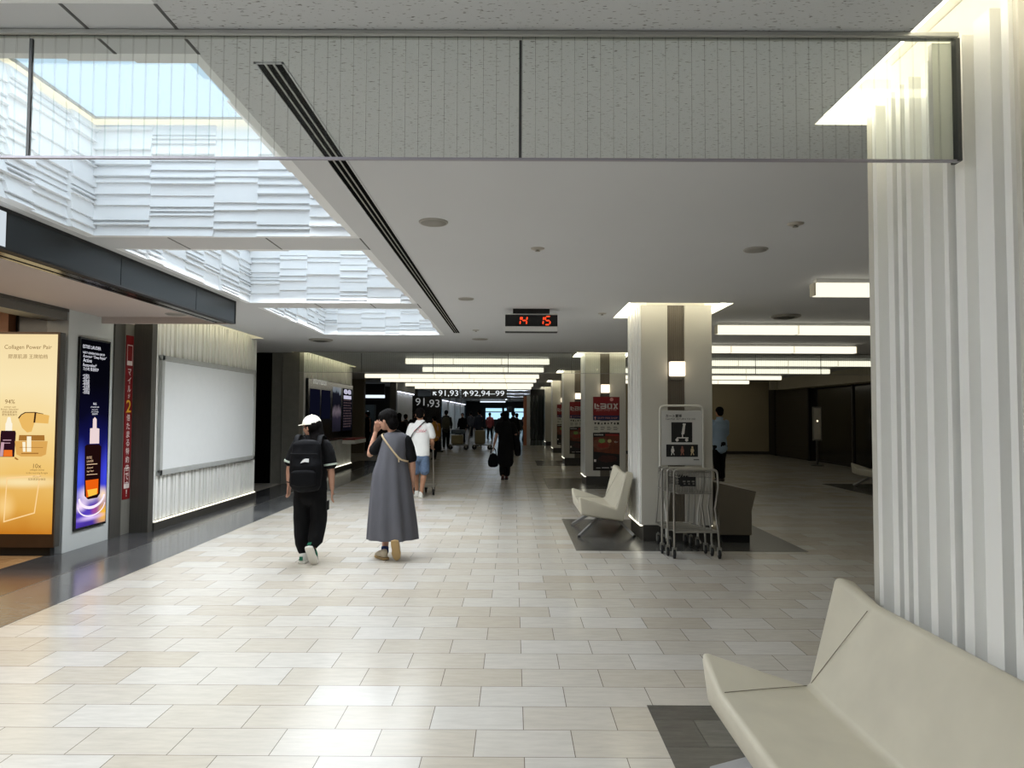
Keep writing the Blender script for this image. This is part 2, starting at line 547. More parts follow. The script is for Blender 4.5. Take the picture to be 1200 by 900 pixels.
# ================================================================== SKYLIGHT WELLS
def relief(mb, o, u, nrm, length, z0, z1, seed):
    """wall of stepped horizontal boards; o = bottom corner, u = along, nrm = into the well"""
    rnd = random.Random(seed)
    o, u, nrm = V(o), V(u), V(nrm)
    a = 0.0
    while a < length - 1e-6:
        w = rnd.choice((.26, .34, .42, .5, .42))
        b = min(length, a + w)
        if length - b < .12: b = length
        base = rnd.uniform(0, .045)
        z = z0
        first = True
        while z < z1 - 1e-6:
            h = rnd.choice((.035, .05, .06, .075, .09, .12, .16))
            t = min(z1, z + h)
            db = base + rnd.uniform(.028, .05); dt = base + rnd.uniform(.0, .014)
            P = lambda s, d, zz: o + u * s + nrm * d + V((0, 0, zz - z0))
            vs = [P(a, .001, z), P(b, .001, z), P(b, db, z), P(a, db, z), P(a, .001, t), P(b, .001, t), P(b, dt, t), P(a, dt, t)]
            mb.add(vs, [(0, 1, 2, 3), (3, 2, 6, 7), (0, 3, 7, 4), (1, 5, 6, 2), (4, 7, 6, 5)], False)
            z = t
        a = b
ZT, ZP = 4.02, 3.90
for k, (y0, y1) in enumerate(WELLS):
    mb = MB()
    relief(mb, (WX0, y1, ZC), (1, 0, 0), (0, -1, 0), WX1 - WX0, ZC, 3.86, 10 + k)
    relief(mb, (WX0, y0, ZC + .001), (0, 1, 0), (1, 0, 0), y1 - y0, ZC, 3.86, 30 + k)
    relief(mb, (WX1, y0, ZC + .002), (0, 1, 0), (-1, 0, 0), y1 - y0, ZC, 3.86, 50 + k)
    relief(mb, (WX0, y0, ZC + .003), (1, 0, 0), (0, 1, 0), WX1 - WX0, ZC, 3.86, 70 + k)
    for a, b in (((WX0, y0), (WX1, y0)), ((WX1, y0), (WX1, y1)), ((WX1, y1), (WX0, y1)), ((WX0, y1), (WX0, y0))):
        mb.quad((a[0], a[1], ZC), (b[0], b[1], ZC), (b[0], b[1], ZT + .2), (a[0], a[1], ZT + .2))
    mb.quad((WX0, y0, ZT + .2), (WX1, y0, ZT + .2), (WX1, y1, ZT + .2), (WX0, y1, ZT + .2))
    o = struct('wall_skylight', mb, M_RELIEF, 'skylight well lined with stepped white boards', 'skylight well')
    mb = MB(); mb.box(WX0 + .09, WX1 - .09, y0 + .09, y1 - .09, ZP, ZP + .02)
    w = struct('window_%d' % (k + 1), mb, E_SKY, 'pale blue daylight panel at the top of a skylight well', 'skylight')
    mb = MB(); g = .03
    mb.box(WX0 + .09 - g, WX1 - .09 + g, y0 + .09 - g, y0 + .09, ZP - .01, ZP + .03)
    mb.box(WX0 + .09 - g, WX1 - .09 + g, y1 - .09, y1 - .09 + g, ZP - .01, ZP + .03)
    mb.box(WX0 + .09 - g, WX0 + .09, y0 + .09, y1 - .09, ZP - .01, ZP + .03)
    mb.box(WX1 - .09, WX1 - .09 + g, y0 + .09, y1 - .09, ZP - .01, ZP + .03)
    part('panel_frame', mb, M_ALU, w)
    mb = MB()
    mb.box(WX0 + .06, WX1 - .06, y1 - .12, y1 - .09, ZP + .1, ZP + .13)
    mb.box(WX0 + .09, WX0 + .12, y0 + .06, y1 - .06, ZP + .1, ZP + .13)
    part('gap_light', mb, E_WARMGAP, o)
    # extra lamps added under the glowing panel: one for the well, one for the floor
    for nm, z, pw, spr in (('skylight_fill_well', ZP - .02, SKY_TOP, 175.0), ('skylight_fill_floor', ZC + .12, SKY_W * SKY_K[k], SKY_SPREAD[k])):
        la = bpy.data.lights.new(nm, 'AREA')
        la.shape = 'RECTANGLE'; la.size = WX1 - WX0 - .3; la.size_y = y1 - y0 - .3
        la.energy = pw; la.spread = math.radians(spr)
        la.color = (.94, .975, 1.0)
        lo = bpy.data.objects.new(nm, la); COL.objects.link(lo)
        lo.location = ((WX0 + WX1) / 2, (y0 + y1) / 2, z)
        if z < 3.5: lo.rotation_euler = (0, math.radians(-SKY_TILT[k]), 0)

# ================================================================== COLUMNS
def flute_profile(length, seed, depth=.045):
    """(s, d) polyline: d = how far the surface stands proud"""
    rnd = random.Random(seed)
    pts = []
    s = 0.0
    while s < length - .02:
        w = rnd.choice((.026, .034, .045, .055, .07, .085))
        w = min(w, length - s)
        d = rnd.choice((.0, .0, depth * .15, depth, depth * .8, depth))
        if pts and abs(pts[-1][1] - d) < depth * .3: d = depth if d < depth * .5 else 0.0
        pts += [(s, d), (s + w, d)]
        s += w
    pts[-1] = (length, pts[-1][1])
    return pts
def flutes(mb, o, u, nrm, length, z0, z1, seed, depth=.045, back=-.02):
    o, u, nrm = V(o), V(u), V(nrm)
    prof = flute_profile(length, seed, depth)
    poly = [o + u * s + nrm * d for s, d in prof] + [o + u * length + nrm * back, o + nrm * back]
    n = len(poly)
    lo = [V((p.x, p.y, z0)) for p in poly]; hi = [V((p.x, p.y, z1)) for p in poly]
    vs = lo + hi
    mb.add(vs, [tuple(range(n))[::-1], tuple(range(n, 2 * n))] + [(i, (i + 1) % n, n + (i + 1) % n, n + i) for i in range(n)], False)

def column(y, seed, label):
    x0, x1 = COL_X0, COL_X1
    root = thing('column', label, 'column', ((x0 + x1) / 2, y + COL_D / 2, 0), None, 'structure')
    d = .068
    y1 = y + COL_D
    mb = MB(); mb.box(x0 + d + .02, x1 - d - .02, y + .05, y1 - .05, 0.0, 2.94); part('core', mb, M_STRIP, root)
    mb = MB(); mb.box(x0 + d + .03, x1 - d - .03, y + .06, y1 - .06, 2.94, 3.185); part('head', mb, M_RECESS, root)
    mb = MB(); flutes(mb, (x0 + d, y + .02, 0), (0, 1, 0), (-1, 0, 0), COL_D - .04, .21, 2.985, seed, d, -.03)
    part('fluted_panel', mb, M_WHITE, root, label='white panel of upright ridges of uneven width')
    mb = MB(); flutes(mb, (x1 - d, y + .02, 0), (0, 1, 0), (1, 0, 0), COL_D - .04, .21, 2.985, seed + 7, d, -.03)
    part('fluted_panel', mb, M_WHITE, root)
    for yy, n in ((y, -1), (y1, 1)):
        for xa, xb in ((x0 + .015, 1.962), (2.181, x1 - .015)):
            mb = MB(); ya, yb = (yy, yy + .05) if n < 0 else (yy - .05, yy)
            mb.box(xa, xb, ya, yb, .205, 3.0); part('front_panel', mb, M_COLP, root, bevel=.004, seg=1)
    mb = MB()
    k = 9
    for yy, n in ((y, -1), (y1, 1)):
        for i in range(k):
            a = 1.962 + (2.181 - 1.962) * i / k
            ya, yb = (yy + .025, yy + .06) if n < 0 else (yy - .06, yy - .025)
            mb.box(a + .002, a + .0225, ya, yb, .205, 3.0)
    part('centre_strip', mb, M_STRIP, root, label='brown grooved strip down the middle')
    mb = MB(); mb.box(x0 + .04, x1 - .04, y + .012, y1 - .012, 0.002, .205); part('plinth', mb, M_PLINTH, root)
    mb = MB(); mb.box(x0 + .005, x0 + .038, y + .06, y1 - .03, .185, .2); mb.box(x1 - .038, x1 - .005, y + .06, y1 - .03, .185, .2)
    part('base_light', mb, E_BASE, root, label='thin glowing strip along the foot of the ridged panel')
    return root
COL_LABELS = ['big white ridged column at the right edge, behind the nearest bench',
              'white column with the cart return sign and carts in front',
              'white column with red poster just behind the far beige bench',
              'third white column down the hall, partly hidden, with a red poster',
              'fourth white column down the hall, a narrow sliver with a red poster',
              'pale column farthest down the right side of the hall']
for i, y in enumerate(COLS_Y):
    column(y, 100 + i * 3, COL_LABELS[i])
# ================================================================== LEFT SIDE: shop front, display walls
XW = -5.08
# shop front pier with the tall screen
mb = MB(); mb.box(XW - .25, XW, 8.065, 8.975, 0, 2.77)
struct('wall_left', mb, M_GREYW, 'pale grey shop pier carrying the tall screen', 'wall', .004)
mb = MB(); mb.box(XW - .2, XW + .02, 8.975, 9.12, 0, 2.77); mb.box(XW - .2, XW + .0, 9.135, 9.25, 0, 2.77)
struct('trim_6', mb, M_DSTEEL, 'dark metal jamb beside the shop pier', 'jamb')
mb = MB(); mb.box(XW - .2, XW - .005, 9.25, 9.47, 0, 2.77)
struct('trim_7', mb, M_STEEL, 'brushed metal panel behind the red banner', 'panel')
mb = MB(); mb.box(XW - .2, -4.83, 9.30 + .17, 9.60, 0, 2.77)
# display wall 1 and 2
def display_wall(y0, y1, seed, nm, x=-4.87):
    d = .06
    mb = MB(); mb.box(x - .3, x - d - .01, y0, y1, 0, 3.14)
    w = struct(nm, mb, M_WHITE, 'white fluted display wall lit from above and below', 'wall')
    mb = MB(); flutes(mb, (x - d, y0 + .06, 0), (0, 1, 0), (1, 0, 0), y1 - y0 - .1, .135, 3.02, seed, d, -.02)
    part('fluted_panel', mb, M_WHITE, w)
    mb = MB(); mb.box(x - d - .01, x + .01, y0, y0 + .06, 0, 3.02); mb.box(x - d - .01, x + .005, y1 - .04, y1, .02, 3.02)
    part('end_trim', mb, M_WHITE, w)
    mb = MB(); mb.box(x - .2, x + .05, y0, y1, 0.002, .11); part('plinth', mb, M_PLINTH, w)
    mb = MB(); mb.box(x + .005, x + .035, y0 + .06, y1 - .02, .112, .125); part('base_light', mb, E_BASE, w)
    return w
display_wall(9.60, 13.40, 401, 'wall_left_display')
display_wall(16.42, 21.35, 402, 'wall_left_board')
mb = MB(); mb.box(XW - .1, -4.84, 9.47, 9.60, 0, 2.95)
struct('trim_8', mb, M_DSTEEL, 'dark metal post at the near end of the white display wall', 'post')
# blank lightbox board on wall 1
root = thing('display_board', 'large blank white board in a grey frame on the fluted wall', 'board', (-4.87, 11.4, 1.56))
bx = -4.868
mb = MB()
y0, y1, z0, z1 = 9.72, 13.28, .735, 2.385
fw = .075
mb.box(bx, bx + .05, y0, y1, z1 - fw, z1); mb.box(bx, bx + .05, y0, y1, z0, z0 + fw)
mb.box(bx, bx + .05, y0, y0 + fw, z0, z1); mb.box(bx, bx + .05, y1 - fw, y1, z0, z1)
part('frame', mb, mat('board_frame_grey', (182, 184, 182), .4, .1), root, .006)
mb = MB(); mb.box(bx + .005, bx + .03, y0 + fw, y1 - fw, z0 + fw, z1 - fw)
part('panel', mb, mat('blank_board_white', (232, 235, 236), .35, var=.01), root)

# soffit and fascia of the shop
FX = -3.43
mb = MB(); mb.box(XW - .02, FX - .28, -8, 8.70, 2.77, 2.80); struct('ceiling_shop', mb, M_SOFFIT, 'pinkish soffit in front of the shop', 'ceiling')
mb = MB(); mb.box(XW - .02, FX - .02, 8.70, 8.74, 2.69, ZC); mb.box(XW - .02, XW + .0, 8.6, 9.47, 2.765, 3.0)
struct('trim_9', mb, M_SOFFIT, 'end lip of the shop soffit', 'soffit edge')
root = thing('shop_fascia', 'long black fascia hanging under the skylights above the shop', 'fascia', (FX, 2, 2.69))
mb = MB()
for a, b in ((4.755, 6.14), (6.15, 7.61), (7.62, 8.68)):
    mb.box(FX - .05, FX, a, b, 2.705, 2.945)
part('glass_panel', mb, M_FASCIA, root, label='dark reflective fascia panels')
mb = MB(); mb.box(FX - .06, FX + .004, -8, 8.70, 2.945, 2.97); mb.box(FX - .06, FX + .006, -8, 8.70, 2.688, 2.705); mb.box(FX - .06, FX + .006, 8.68, 8.70, 2.688, 2.97); mb.box(FX - .06, FX - .05, -8, 8.7, 2.69, 2.97)
mb.box(FX - .06, FX, 4.74, 4.755, 2.69, 2.96)
part('black_trim', mb, M_BLACKM, root)
mb = MB()
for i in range(4):
    mb.box(FX - .26 + i * .055, FX - .26 + i * .055 + .04, -8, 8.69, 2.70 + .005 * (i % 2), 2.76)
part('metal_underside', mb, mat('bronze_trim', (60, 50, 42), .2, .7), root, label='dark grooved metal strip under the fascia')
mb = MB(); mb.box(FX - .05, FX - .002, -8, 4.74, 2.705, 2.945)
part('lit_panel', mb, E_SIGNW, root, label='white lit section at the near end')

# inside of the shop
mb = MB(); mb.box(-11, -10.9, -8, 8.6, 0, 3.2); mb.box(-11, -6.4, 11, 11.1, 0, 3.2)
struct('wall_shop', mb, M_WARMW, 'warm beige wall inside the cosmetics shop', 'wall')
mb = MB(); plane(mb, -11, XW - .02, -8, 11, 2.95); struct('ceiling_shop_inside', mb, mat('shop_ceiling', (190, 175, 160), .8), 'ceiling inside the cosmetics shop', 'ceiling')
mb = MB(); mb.box(XW - .3, XW - .02, -8, 8.065, 2.64, 2.95); struct('trim_10', mb, mat('grey_header', (112, 110, 106), .4, .3), 'grey metal header over the shop entrance', 'header')
mb = MB(); mb.box(XW - .05, XW + .0, -8, 8.065, 2.735, 2.772); struct('trim_11', mb, M_DSTEEL, 'dark line under the shop soffit', 'trim')
# a black cabinet and a wooden post seen above the light box
root = thing('shop_cabinet', 'tall black cabinet behind the amber light box', 'cabinet', (-6.2, 9.2, 0))
mb = MB(); mb.box(-6.28, -5.5, 8.9, 9.6, 0.07, 2.88); part('body', mb, M_BLACK, root, .01)
mb = MB(); mb.box(-6.2, -5.56, 8.95, 9.55, .002, .07); part('kick_plinth', mb, M_BLACKM, root)
mb = MB(); mb.box(-5.80, -5.795, 8.893, 8.9, .2, 2.8); part('door_joint', mb, M_DSTEEL, root)
root = thing('shop_shelf_unit', 'wooden shop display unit at the left edge behind the light box', 'shelf', (-6.9, 9.2, 0))
mb = MB(); mb.box(-7.4, -7.36, 8.8, 9.5, .002, 2.8); mb.box(-6.46, -6.30, 8.8, 9.5, .002, 2.88); part('side_panel', mb, mat('pinkish_wood', (190, 150, 125), .5), root)
mb = MB(); mb.box(-7.36, -6.46, 9.44, 9.5, .002, 2.8); part('back_panel', mb, mat('light_wood', (220, 170, 115), .5, stretch=(1, 1, .1)), root)
mb = MB()
for z in (.4, .9, 1.4, 1.9, 2.35):
    mb = MB(); mb.box(-7.36, -6.46, 8.82, 9.44, z, z + .03); part('shelf', mb, mat('light_wood', (220, 170, 115), .5), root)
la = bpy.data.lights.new('shop_ceiling_light', 'AREA'); la.size = 2.5; la.energy = 70; la.color = (1, .86, .66)
lo = bpy.data.objects.new('shop_ceiling_light', la); COL.objects.link(lo); lo.location = (-7.2, 6.2, 2.9)

# ---- amber light box sign
LB = 7.90
root = thing('light_box_sign', 'glowing amber cosmetics light box standing at the shop entrance', 'sign', (-5.43, LB + .1, 0))
x0, x1 = -5.765, -5.075
mb = MB()
mb.box(x0, x1, LB + .02, LB + .11, .10, 2.49)
part('case', mb, M_DSTEEL, root, .006, label='dark bronze case')
mb = MB()
mb.box(x0, x1, LB, LB + .02, 2.465, 2.49); mb.box(x0, x1, LB, LB + .02, .10, .245)
mb.box(x0, x0 + .012, LB, LB + .02, .245, 2.465); mb.box(x1 - .02, x1, LB, LB + .02, .245, 2.465)
part('frame', mb, mat('bronze_frame', (92, 76, 62), .35, .6), root)
mb = MB(); mb.box(x0 + .08, x1 - .05, LB + .03, LB + .1, .002, .10); part('foot', mb, M_BLACKM, root)

def poster_emit(name, stops, strength, zlo, zhi, axis='Z', noise_amt=0.0, nsc=2.0, blobs=None):
    """backlit picture: colour bands up the panel with soft swirls; optional coloured glows at (u, v, radius, colour)"""
    m, nt, out = new_mat(name)
    L = nt.links
    e = nt.nodes.new('ShaderNodeEmission')
    tc = nt.nodes.new('ShaderNodeTexCoord')
    sp = nt.nodes.new('ShaderNodeSeparateXYZ'); L.new(tc.outputs['Object'], sp.inputs['Vector'])
    mr = nt.nodes.new('ShaderNodeMapRange')
    mr.inputs['From Min'].default_value = zlo; mr.inputs['From Max'].default_value = zhi
    L.new(sp.outputs['Z'], mr.inputs['Value'])
    nz = nt.nodes.new('ShaderNodeTexNoise'); nz.inputs['Scale'].default_value = nsc; nz.inputs['Detail'].default_value = 2
    L.new(tc.outputs['Object'], nz.inputs['Vector'])
    ma = nt.nodes.new('ShaderNodeMath'); ma.operation = 'MULTIPLY_ADD'
    sub = nt.nodes.new('ShaderNodeMath'); sub.operation = 'SUBTRACT'; sub.inputs[1].default_value = .5
    L.new(nz.outputs['Fac'], sub.inputs[0]); L.new(sub.outputs[0], ma.inputs[0])
    ma.inputs[1].default_value = noise_amt; L.new(mr.outputs['Result'], ma.inputs[2])
    rp = nt.nodes.new('ShaderNodeValToRGB')
    el = rp.color_ramp.elements
    while len(el) < len(stops): el.new(.5)
    for i, (p, c) in enumerate(stops):
        el[i].position = p; el[i].color = lin(c)
    L.new(ma.outputs[0], rp.inputs['Fac'])
    col = rp.outputs['Color']
    for (c3, rad, bc) in (blobs or []):
        dv = nt.nodes.new('ShaderNodeVectorMath'); dv.operation = 'SUBTRACT'; dv.inputs[1].default_value = c3
        L.new(tc.outputs['Object'], dv.inputs[0])
        sc = nt.nodes.new('ShaderNodeVectorMath'); sc.operation = 'MULTIPLY'; sc.inputs[1].default_value = (1 / rad[0], 1 / rad[1], 1 / rad[2])
        L.new(dv.outputs[0], sc.inputs[0])
        ln = nt.nodes.new('ShaderNodeVectorMath'); ln.operation = 'LENGTH'; L.new(sc.outputs[0], ln.inputs[0])
        m2 = nt.nodes.new('ShaderNodeMapRange'); m2.interpolation_type = 'SMOOTHSTEP'
        m2.inputs['From Min'].default_value = 1; m2.inputs['From Max'].default_value = 0
        L.new(ln.outputs['Value'], m2.inputs['Value'])
        mx = nt.nodes.new('ShaderNodeMix'); mx.data_type = 'RGBA'
        L.new(m2.outputs['Result'], mx.inputs[0]); L.new(col, mx.inputs[6]); mx.inputs[7].default_value = lin(bc)
        col = mx.outputs[2]
    L.new(col, e.inputs['Color']); e.inputs['Strength'].default_value = strength
    L.new(e.outputs['Emission'], out.inputs['Surface'])
    return m
PX0, PX1, PZ0, PZ1 = x0 + .012, x1 - .02, .245, 2.465
m_amber = poster_emit('amber_poster', [(0, (196, 122, 34)), (.12, (226, 168, 74)), (.3, (240, 196, 112)), (.52, (246, 216, 150)), (.75, (250, 230, 180)), (1, (244, 220, 168))], 1.0, PZ0, PZ1, noise_amt=.16, nsc=1.6,
    blobs=[((-.03, -.1, .82), (.7, 1, .10), (250, 226, 170)), ((-.20, -.1, .55), (.16, 1, .2), (248, 205, 130))])
mb = MB(); mb.box(PX0, PX1, LB + .006, LB + .02, PZ0, PZ1); part('poster', mb, m_amber, root, label='lit amber poster')
def U(px, py): # pixel on the poster plane of the photograph -> X, Z of the poster
    return (-5.755 + (px - 2.0) * (.66 / 68.5), 2.465 - (py - 392) * (2.22 / 233.5))
fy = LB + .004
def flat(mb, pts, y=None):
    yy = fy if y is None else y
    mb.prism([V((p[0], yy, p[1])) for p in pts], (0, .002, 0))
def fp(mb, pix, y=None): flat(mb, [U(*p) for p in pix], y)
E_tx = emit('poster_brown_ink', (150, 112, 62), .8)
mb = MB()
put_text(mb, 'Collagen Power Pair', (U(36, 412)[0], fy, U(36, 411)[1]), (1, 0, 0), (0, 0, 1), w=.53, align='c')
put_text(mb, '膠原肌源 王牌拍档', (U(36, 421)[0], fy, U(36, 421)[1]), (1, 0, 0), (0, 0, 1), w=.44, align='c')
put_text(mb, '94%', (U(17, 474)[0], fy, U(17, 474)[1]), (1, 0, 0), (0, 0, 1), w=.11, align='c')
for i, s in enumerate(('women said', 'firmer, bouncier', '感肌肤更紧致', '更饱满有弹力')):
    put_text(mb, s, (U(17, 477.5 + i * 3.2)[0], fy, U(17, 478.6 + i * 3.2)[1]), (1, 0, 0), (0, 0, 1), w=(.13, .2, .17, .17)[i], align='c')
put_text(mb, '10x', (U(51, 550)[0], fy, U(51, 549)[1]), (1, 0, 0), (0, 0, 1), w=.09, align='c')
for i, s in enumerate(('collagen boost', 'in the morning & night', '10倍修护', '肌肤更紧致弹润')):
    put_text(mb, s, (U(51, 551 + i * 3.6)[0], fy, U(51, 552.5 + i * 3.6)[1]), (1, 0, 0), (0, 0, 1), w=(.16, .24, .09, .19)[i], align='c')
part('lettering', mb, E_tx, root)
# serum bottle and cream jar pictured on the poster (flat printed shapes)
pic = []
mb = MB(); fp(mb, [(8, 505.5), (24, 505.5), (25, 508), (24, 536), (6.5, 536), (7.5, 508)]); pic.append((mb, emit('pic_bottle_dark', (52, 22, 34), .7)))
mb = MB(); fp(mb, [(12, 528), (21.5, 528), (22, 535.5), (11.5, 535.5)], fy - .001); pic.append((mb, emit('pic_bottle_amber', (244, 120, 40), .95)))
mb = MB(); fp(mb, [(8.5, 519), (12, 519), (11, 535.5), (7.3, 535.5)], fy - .001); fp(mb, [(10.5, 516), (20, 516), (20, 517), (10.5, 517)], fy - .001); fp(mb, [(11, 519.5), (19, 519.5), (19, 520.3), (11, 520.3)], fy - .001); pic.append((mb, emit('pic_bottle_glint', (220, 178, 190), .8)))
mb = MB(); fp(mb, [(13.5, 496), (15, 489.5), (18, 489.5), (19.5, 496), (20.5, 497), (20.5, 505.5), (12.7, 505.5), (12.7, 497)]); pic.append((mb, emit('pic_dropper', (255, 246, 224), 1.0)))
mb = MB(); fp(mb, [(24, 517.5), (62, 517.5), (60.5, 533), (55, 535.5), (32, 535.5), (26.5, 533)]); pic.append((mb, emit('pic_jar_gold', (222, 168, 88), 1.0)))
mb = MB(); fp(mb, [(29, 510.5), (58, 510.5), (58.5, 517), (28.5, 517)]); fp(mb, [(30, 524.6), (57, 524.6), (57, 525.2), (30, 525.2)], fy - .001); fp(mb, [(32, 531.4), (52, 531), (52, 532.4), (32, 532.6)], fy - .001); fp(mb, [(25, 536), (29.5, 539), (27.5, 539.6), (24.5, 538)], fy - .001); pic.append((mb, emit('pic_jar_brown', (176, 120, 52), .9)))
mb = MB(); fp(mb, [(38, 512), (43, 512), (43.5, 530), (38.5, 530)], fy - .001); fp(mb, [(33, 518.5), (36.5, 518.5), (37, 530), (34, 530)], fy - .001); pic.append((mb, emit('pic_jar_glint', (255, 244, 214), 1.0)))
mb = MB(); fp(mb, [(27, 490), (30, 486.5), (35, 484), (46, 484), (63, 487.5), (62, 497), (46, 496), (43, 506.5), (38, 507.5), (32, 502)]); pic.append((mb, emit('pic_lid_gold', (236, 186, 100), 1.0)))
mb = MB(); fp(mb, [(46, 484), (48, 484.2), (47, 496), (45, 496)], fy - .001); fp(mb, [(27, 490.5), (30.2, 486.3), (35, 483.6), (46, 483.4), (56, 485.4), (56, 486), (46, 484.4), (35.4, 484.6), (31, 487.2), (28, 491.5)], fy - .001); pic.append((mb, emit('pic_lid_edge', (70, 44, 26), .7)))
mb = MB()
for a, b, c, d in (((16, 560), (54, 557), (54, 558.6), (16, 561.8)), ((54, 557), (55.2, 557), (50, 601), (48.8, 601)), ((16, 560), (17.2, 560), (15.2, 612), (14, 612)), ((14, 610.6), (50, 600), (50, 601.5), (14, 612.2)), ((0, 560), (5, 560), (3.4, 618), (2.0, 618)), ((0, 617), (3, 617), (3, 618.4), (0, 618.4))):
    fp(mb, (a, b, c, d))
pic.append((mb, emit('pic_pale_lines', (255, 214, 150), 1.0)))
for mb_, m_ in pic:
    part('printed_picture', mb_, m_, root)

# ---- tall screen on the pier
root = thing('advert_screen', 'tall narrow screen showing a glowing serum bottle on a grey pier', 'screen', (XW, 8.555, 1.35))
SX = XW + .03
y0, y1, z0, z1 = 8.238, 8.868, .22, 2.478
mb = MB(); mb.box(XW, SX, y0, y1, z0, z1); part('bezel', mb, M_BLACK, root, .004)
cy = (y0 + y1) / 2
lc = lambda y, z: (0.0, y - 8.555, z - 1.35)
m_scr = poster_emit('screen_picture', [(0, (70, 50, 150)), (.06, (90, 66, 190)), (.2, (54, 40, 150)), (.42, (22, 24, 96)), (.6, (10, 10, 34)), (.75, (6, 6, 14)), (1, (5, 5, 10))], 1.0, z0 - 1.35, z1 - 1.35, noise_amt=.12, nsc=2.2,
    blobs=[(lc(8.30, .85), (1, .2, .5), (70, 90, 230)), (lc(8.82, .8), (1, .2, .5), (60, 70, 220)), (lc(8.80, .36), (1, .26, .24), (250, 190, 40)), (lc(8.5, .62), (1, .36, .15), (255, 236, 250)), (lc(8.33, .50), (1, .2, .10), (250, 226, 255)), (lc(8.78, .58), (1, .16, .14), (255, 225, 190)), (lc(8.55, .34), (1, .4, .05), (226, 200, 255)), (lc(8.62, .42), (1, .12, .1), (160, 70, 150))])
mb = MB(); mb.box(SX, SX + .003, y0 + .022, y1 - .022, z0 + .03, z1 - .025); part('picture', mb, m_scr, root, label='dark blue lit picture')
sx = SX + .005
def SQ(px, py): # photograph pixel -> y, z on the screen
    u = (px - (91.8 - (py - 397) * .0345)) / (34.7 + (py - 397) * .0125)
    return (y0 + u * (y1 - y0), 2.462 - (py - (396 + 4 * u)) / (226 - 13 * u) * 2.242)
def sp_(mb, pix, dx=0.0):
    mb.prism([V((sx + dx, *SQ(*p))) for p in pix], (-.001, 0, 0))
E_wt = emit('screen_white', (245, 245, 255), 1.0)
mb = MB()
Y = (0, 1, 0); Zd = (0, 0, 1)
for s, py, px, w in (('ESTEE LAUDER', 407.5, 94, .36), ('NEXT-GENERATION SERUM', 414, 94, .44), ('Activate+ “Deep Repair”', 419.5, 94, .48), ('Active', 424, 94, .17), ('Restoration*', 429.2, 94, .27), ('72小时 极速修护', 434, 94, .31)):
    yy, zz = SQ(px, py); put_text(mb, s, (sx, yy, zz), Y, Zd, w=w)
for i, s in enumerate(('+抗氧化', '+修护力', '+紧致度', '+弹润感', '+光泽感', '+保湿力', '+透亮度')):
    yy, zz = SQ(93.5, 441.5 + i * 3.35); put_text(mb, s, (sx, yy, zz), Y, Zd, w=.13)
for s, py, px, w in (('96%', 474.5, 107, .07), ('of women saw', 477.5, 107, .17), ('radiant smoother', 480.3, 107, .13), ('skin in 3 weeks', 483, 107, .15), ('肌肤更年轻', 486, 107, .11)):
    yy, zz = SQ(px, py); put_text(mb, s, (sx, yy, zz), Y, Zd, w=w, align='c')
part('lettering', mb, E_wt, root)
mb = MB(); sp_(mb, [(95.5, 523), (98, 521), (112, 520.5), (114.8, 523), (113.5, 578), (110, 583), (99, 585), (95, 581)]); part('pictured_bottle', mb, emit('scr_bottle', (34, 14, 14), .8), root)
mb = MB(); sp_(mb, [(96.2, 563), (111.3, 561), (111, 578), (97, 583)], .001); part('pictured_bottle', mb, emit('scr_bottle_amber', (236, 96, 16), 1.0), root)
mb = MB(); sp_(mb, [(98, 574), (110, 572), (109.5, 579), (99.5, 582)], .0015); part('pictured_bottle', mb, emit('scr_bottle_core', (255, 196, 70), 1.0), root)
mb = MB(); sp_(mb, [(101, 520), (101.5, 502), (104.5, 501.5), (104.8, 491), (107, 488.5), (109, 491), (109, 501.5), (112.2, 502), (112, 519.5)], .001); part('pictured_bottle', mb, emit('scr_dropper', (236, 214, 214), 1.0), root)
mb = MB()
for s, py, w in (('ESTEE', 538, .10), ('LAUDER', 542, .13), ('Advanced', 549.5, .12), ('Night Repair', 554, .14)):
    yy, zz = SQ(97.5, py); put_text(mb, s, (sx + .002, yy, zz), Y, Zd, w=w)
sp_(mb, [(97.5, 544), (110, 543), (110, 543.8), (97.5, 544.8)], .001); sp_(mb, [(97.5, 556), (110, 555), (110, 555.7), (97.5, 556.7)], .001)
part('pictured_label', mb, emit('scr_label', (250, 210, 170), .9), root)
mb = MB()
def arc(c, rx, rz, a0, a1, t, n=16):
    o = [(c[0] + rx * math.cos(math.radians(a0 + (a1 - a0) * i / n)), c[1] + rz * math.sin(math.radians(a0 + (a1 - a0) * i / n))) for i in range(n + 1)]
    i_ = [(c[0] + (rx - t) * math.cos(math.radians(a0 + (a1 - a0) * i / n)), c[1] + (rz - t) * math.sin(math.radians(a0 + (a1 - a0) * i / n))) for i in range(n, -1, -1)]
    return o + i_
for c, rx, rz, t in (((8.55, .60), .27, .16, .035), ((8.55, .50), .28, .15, .016)):
    pts = arc(c, rx, rz, 185, 355, t)
    n = len(pts) // 2
    for i in range(n - 1):
        q = [pts[i], pts[i + 1], pts[-2 - i], pts[-1 - i]]
        mb.prism([V((sx, max(y0 + .024, min(y1 - .024, p[0])), p[1])) for p in q], (-.001, 0, 0))
part('pictured_glow', mb, emit('scr_glow', (255, 240, 255), 1.0), root)

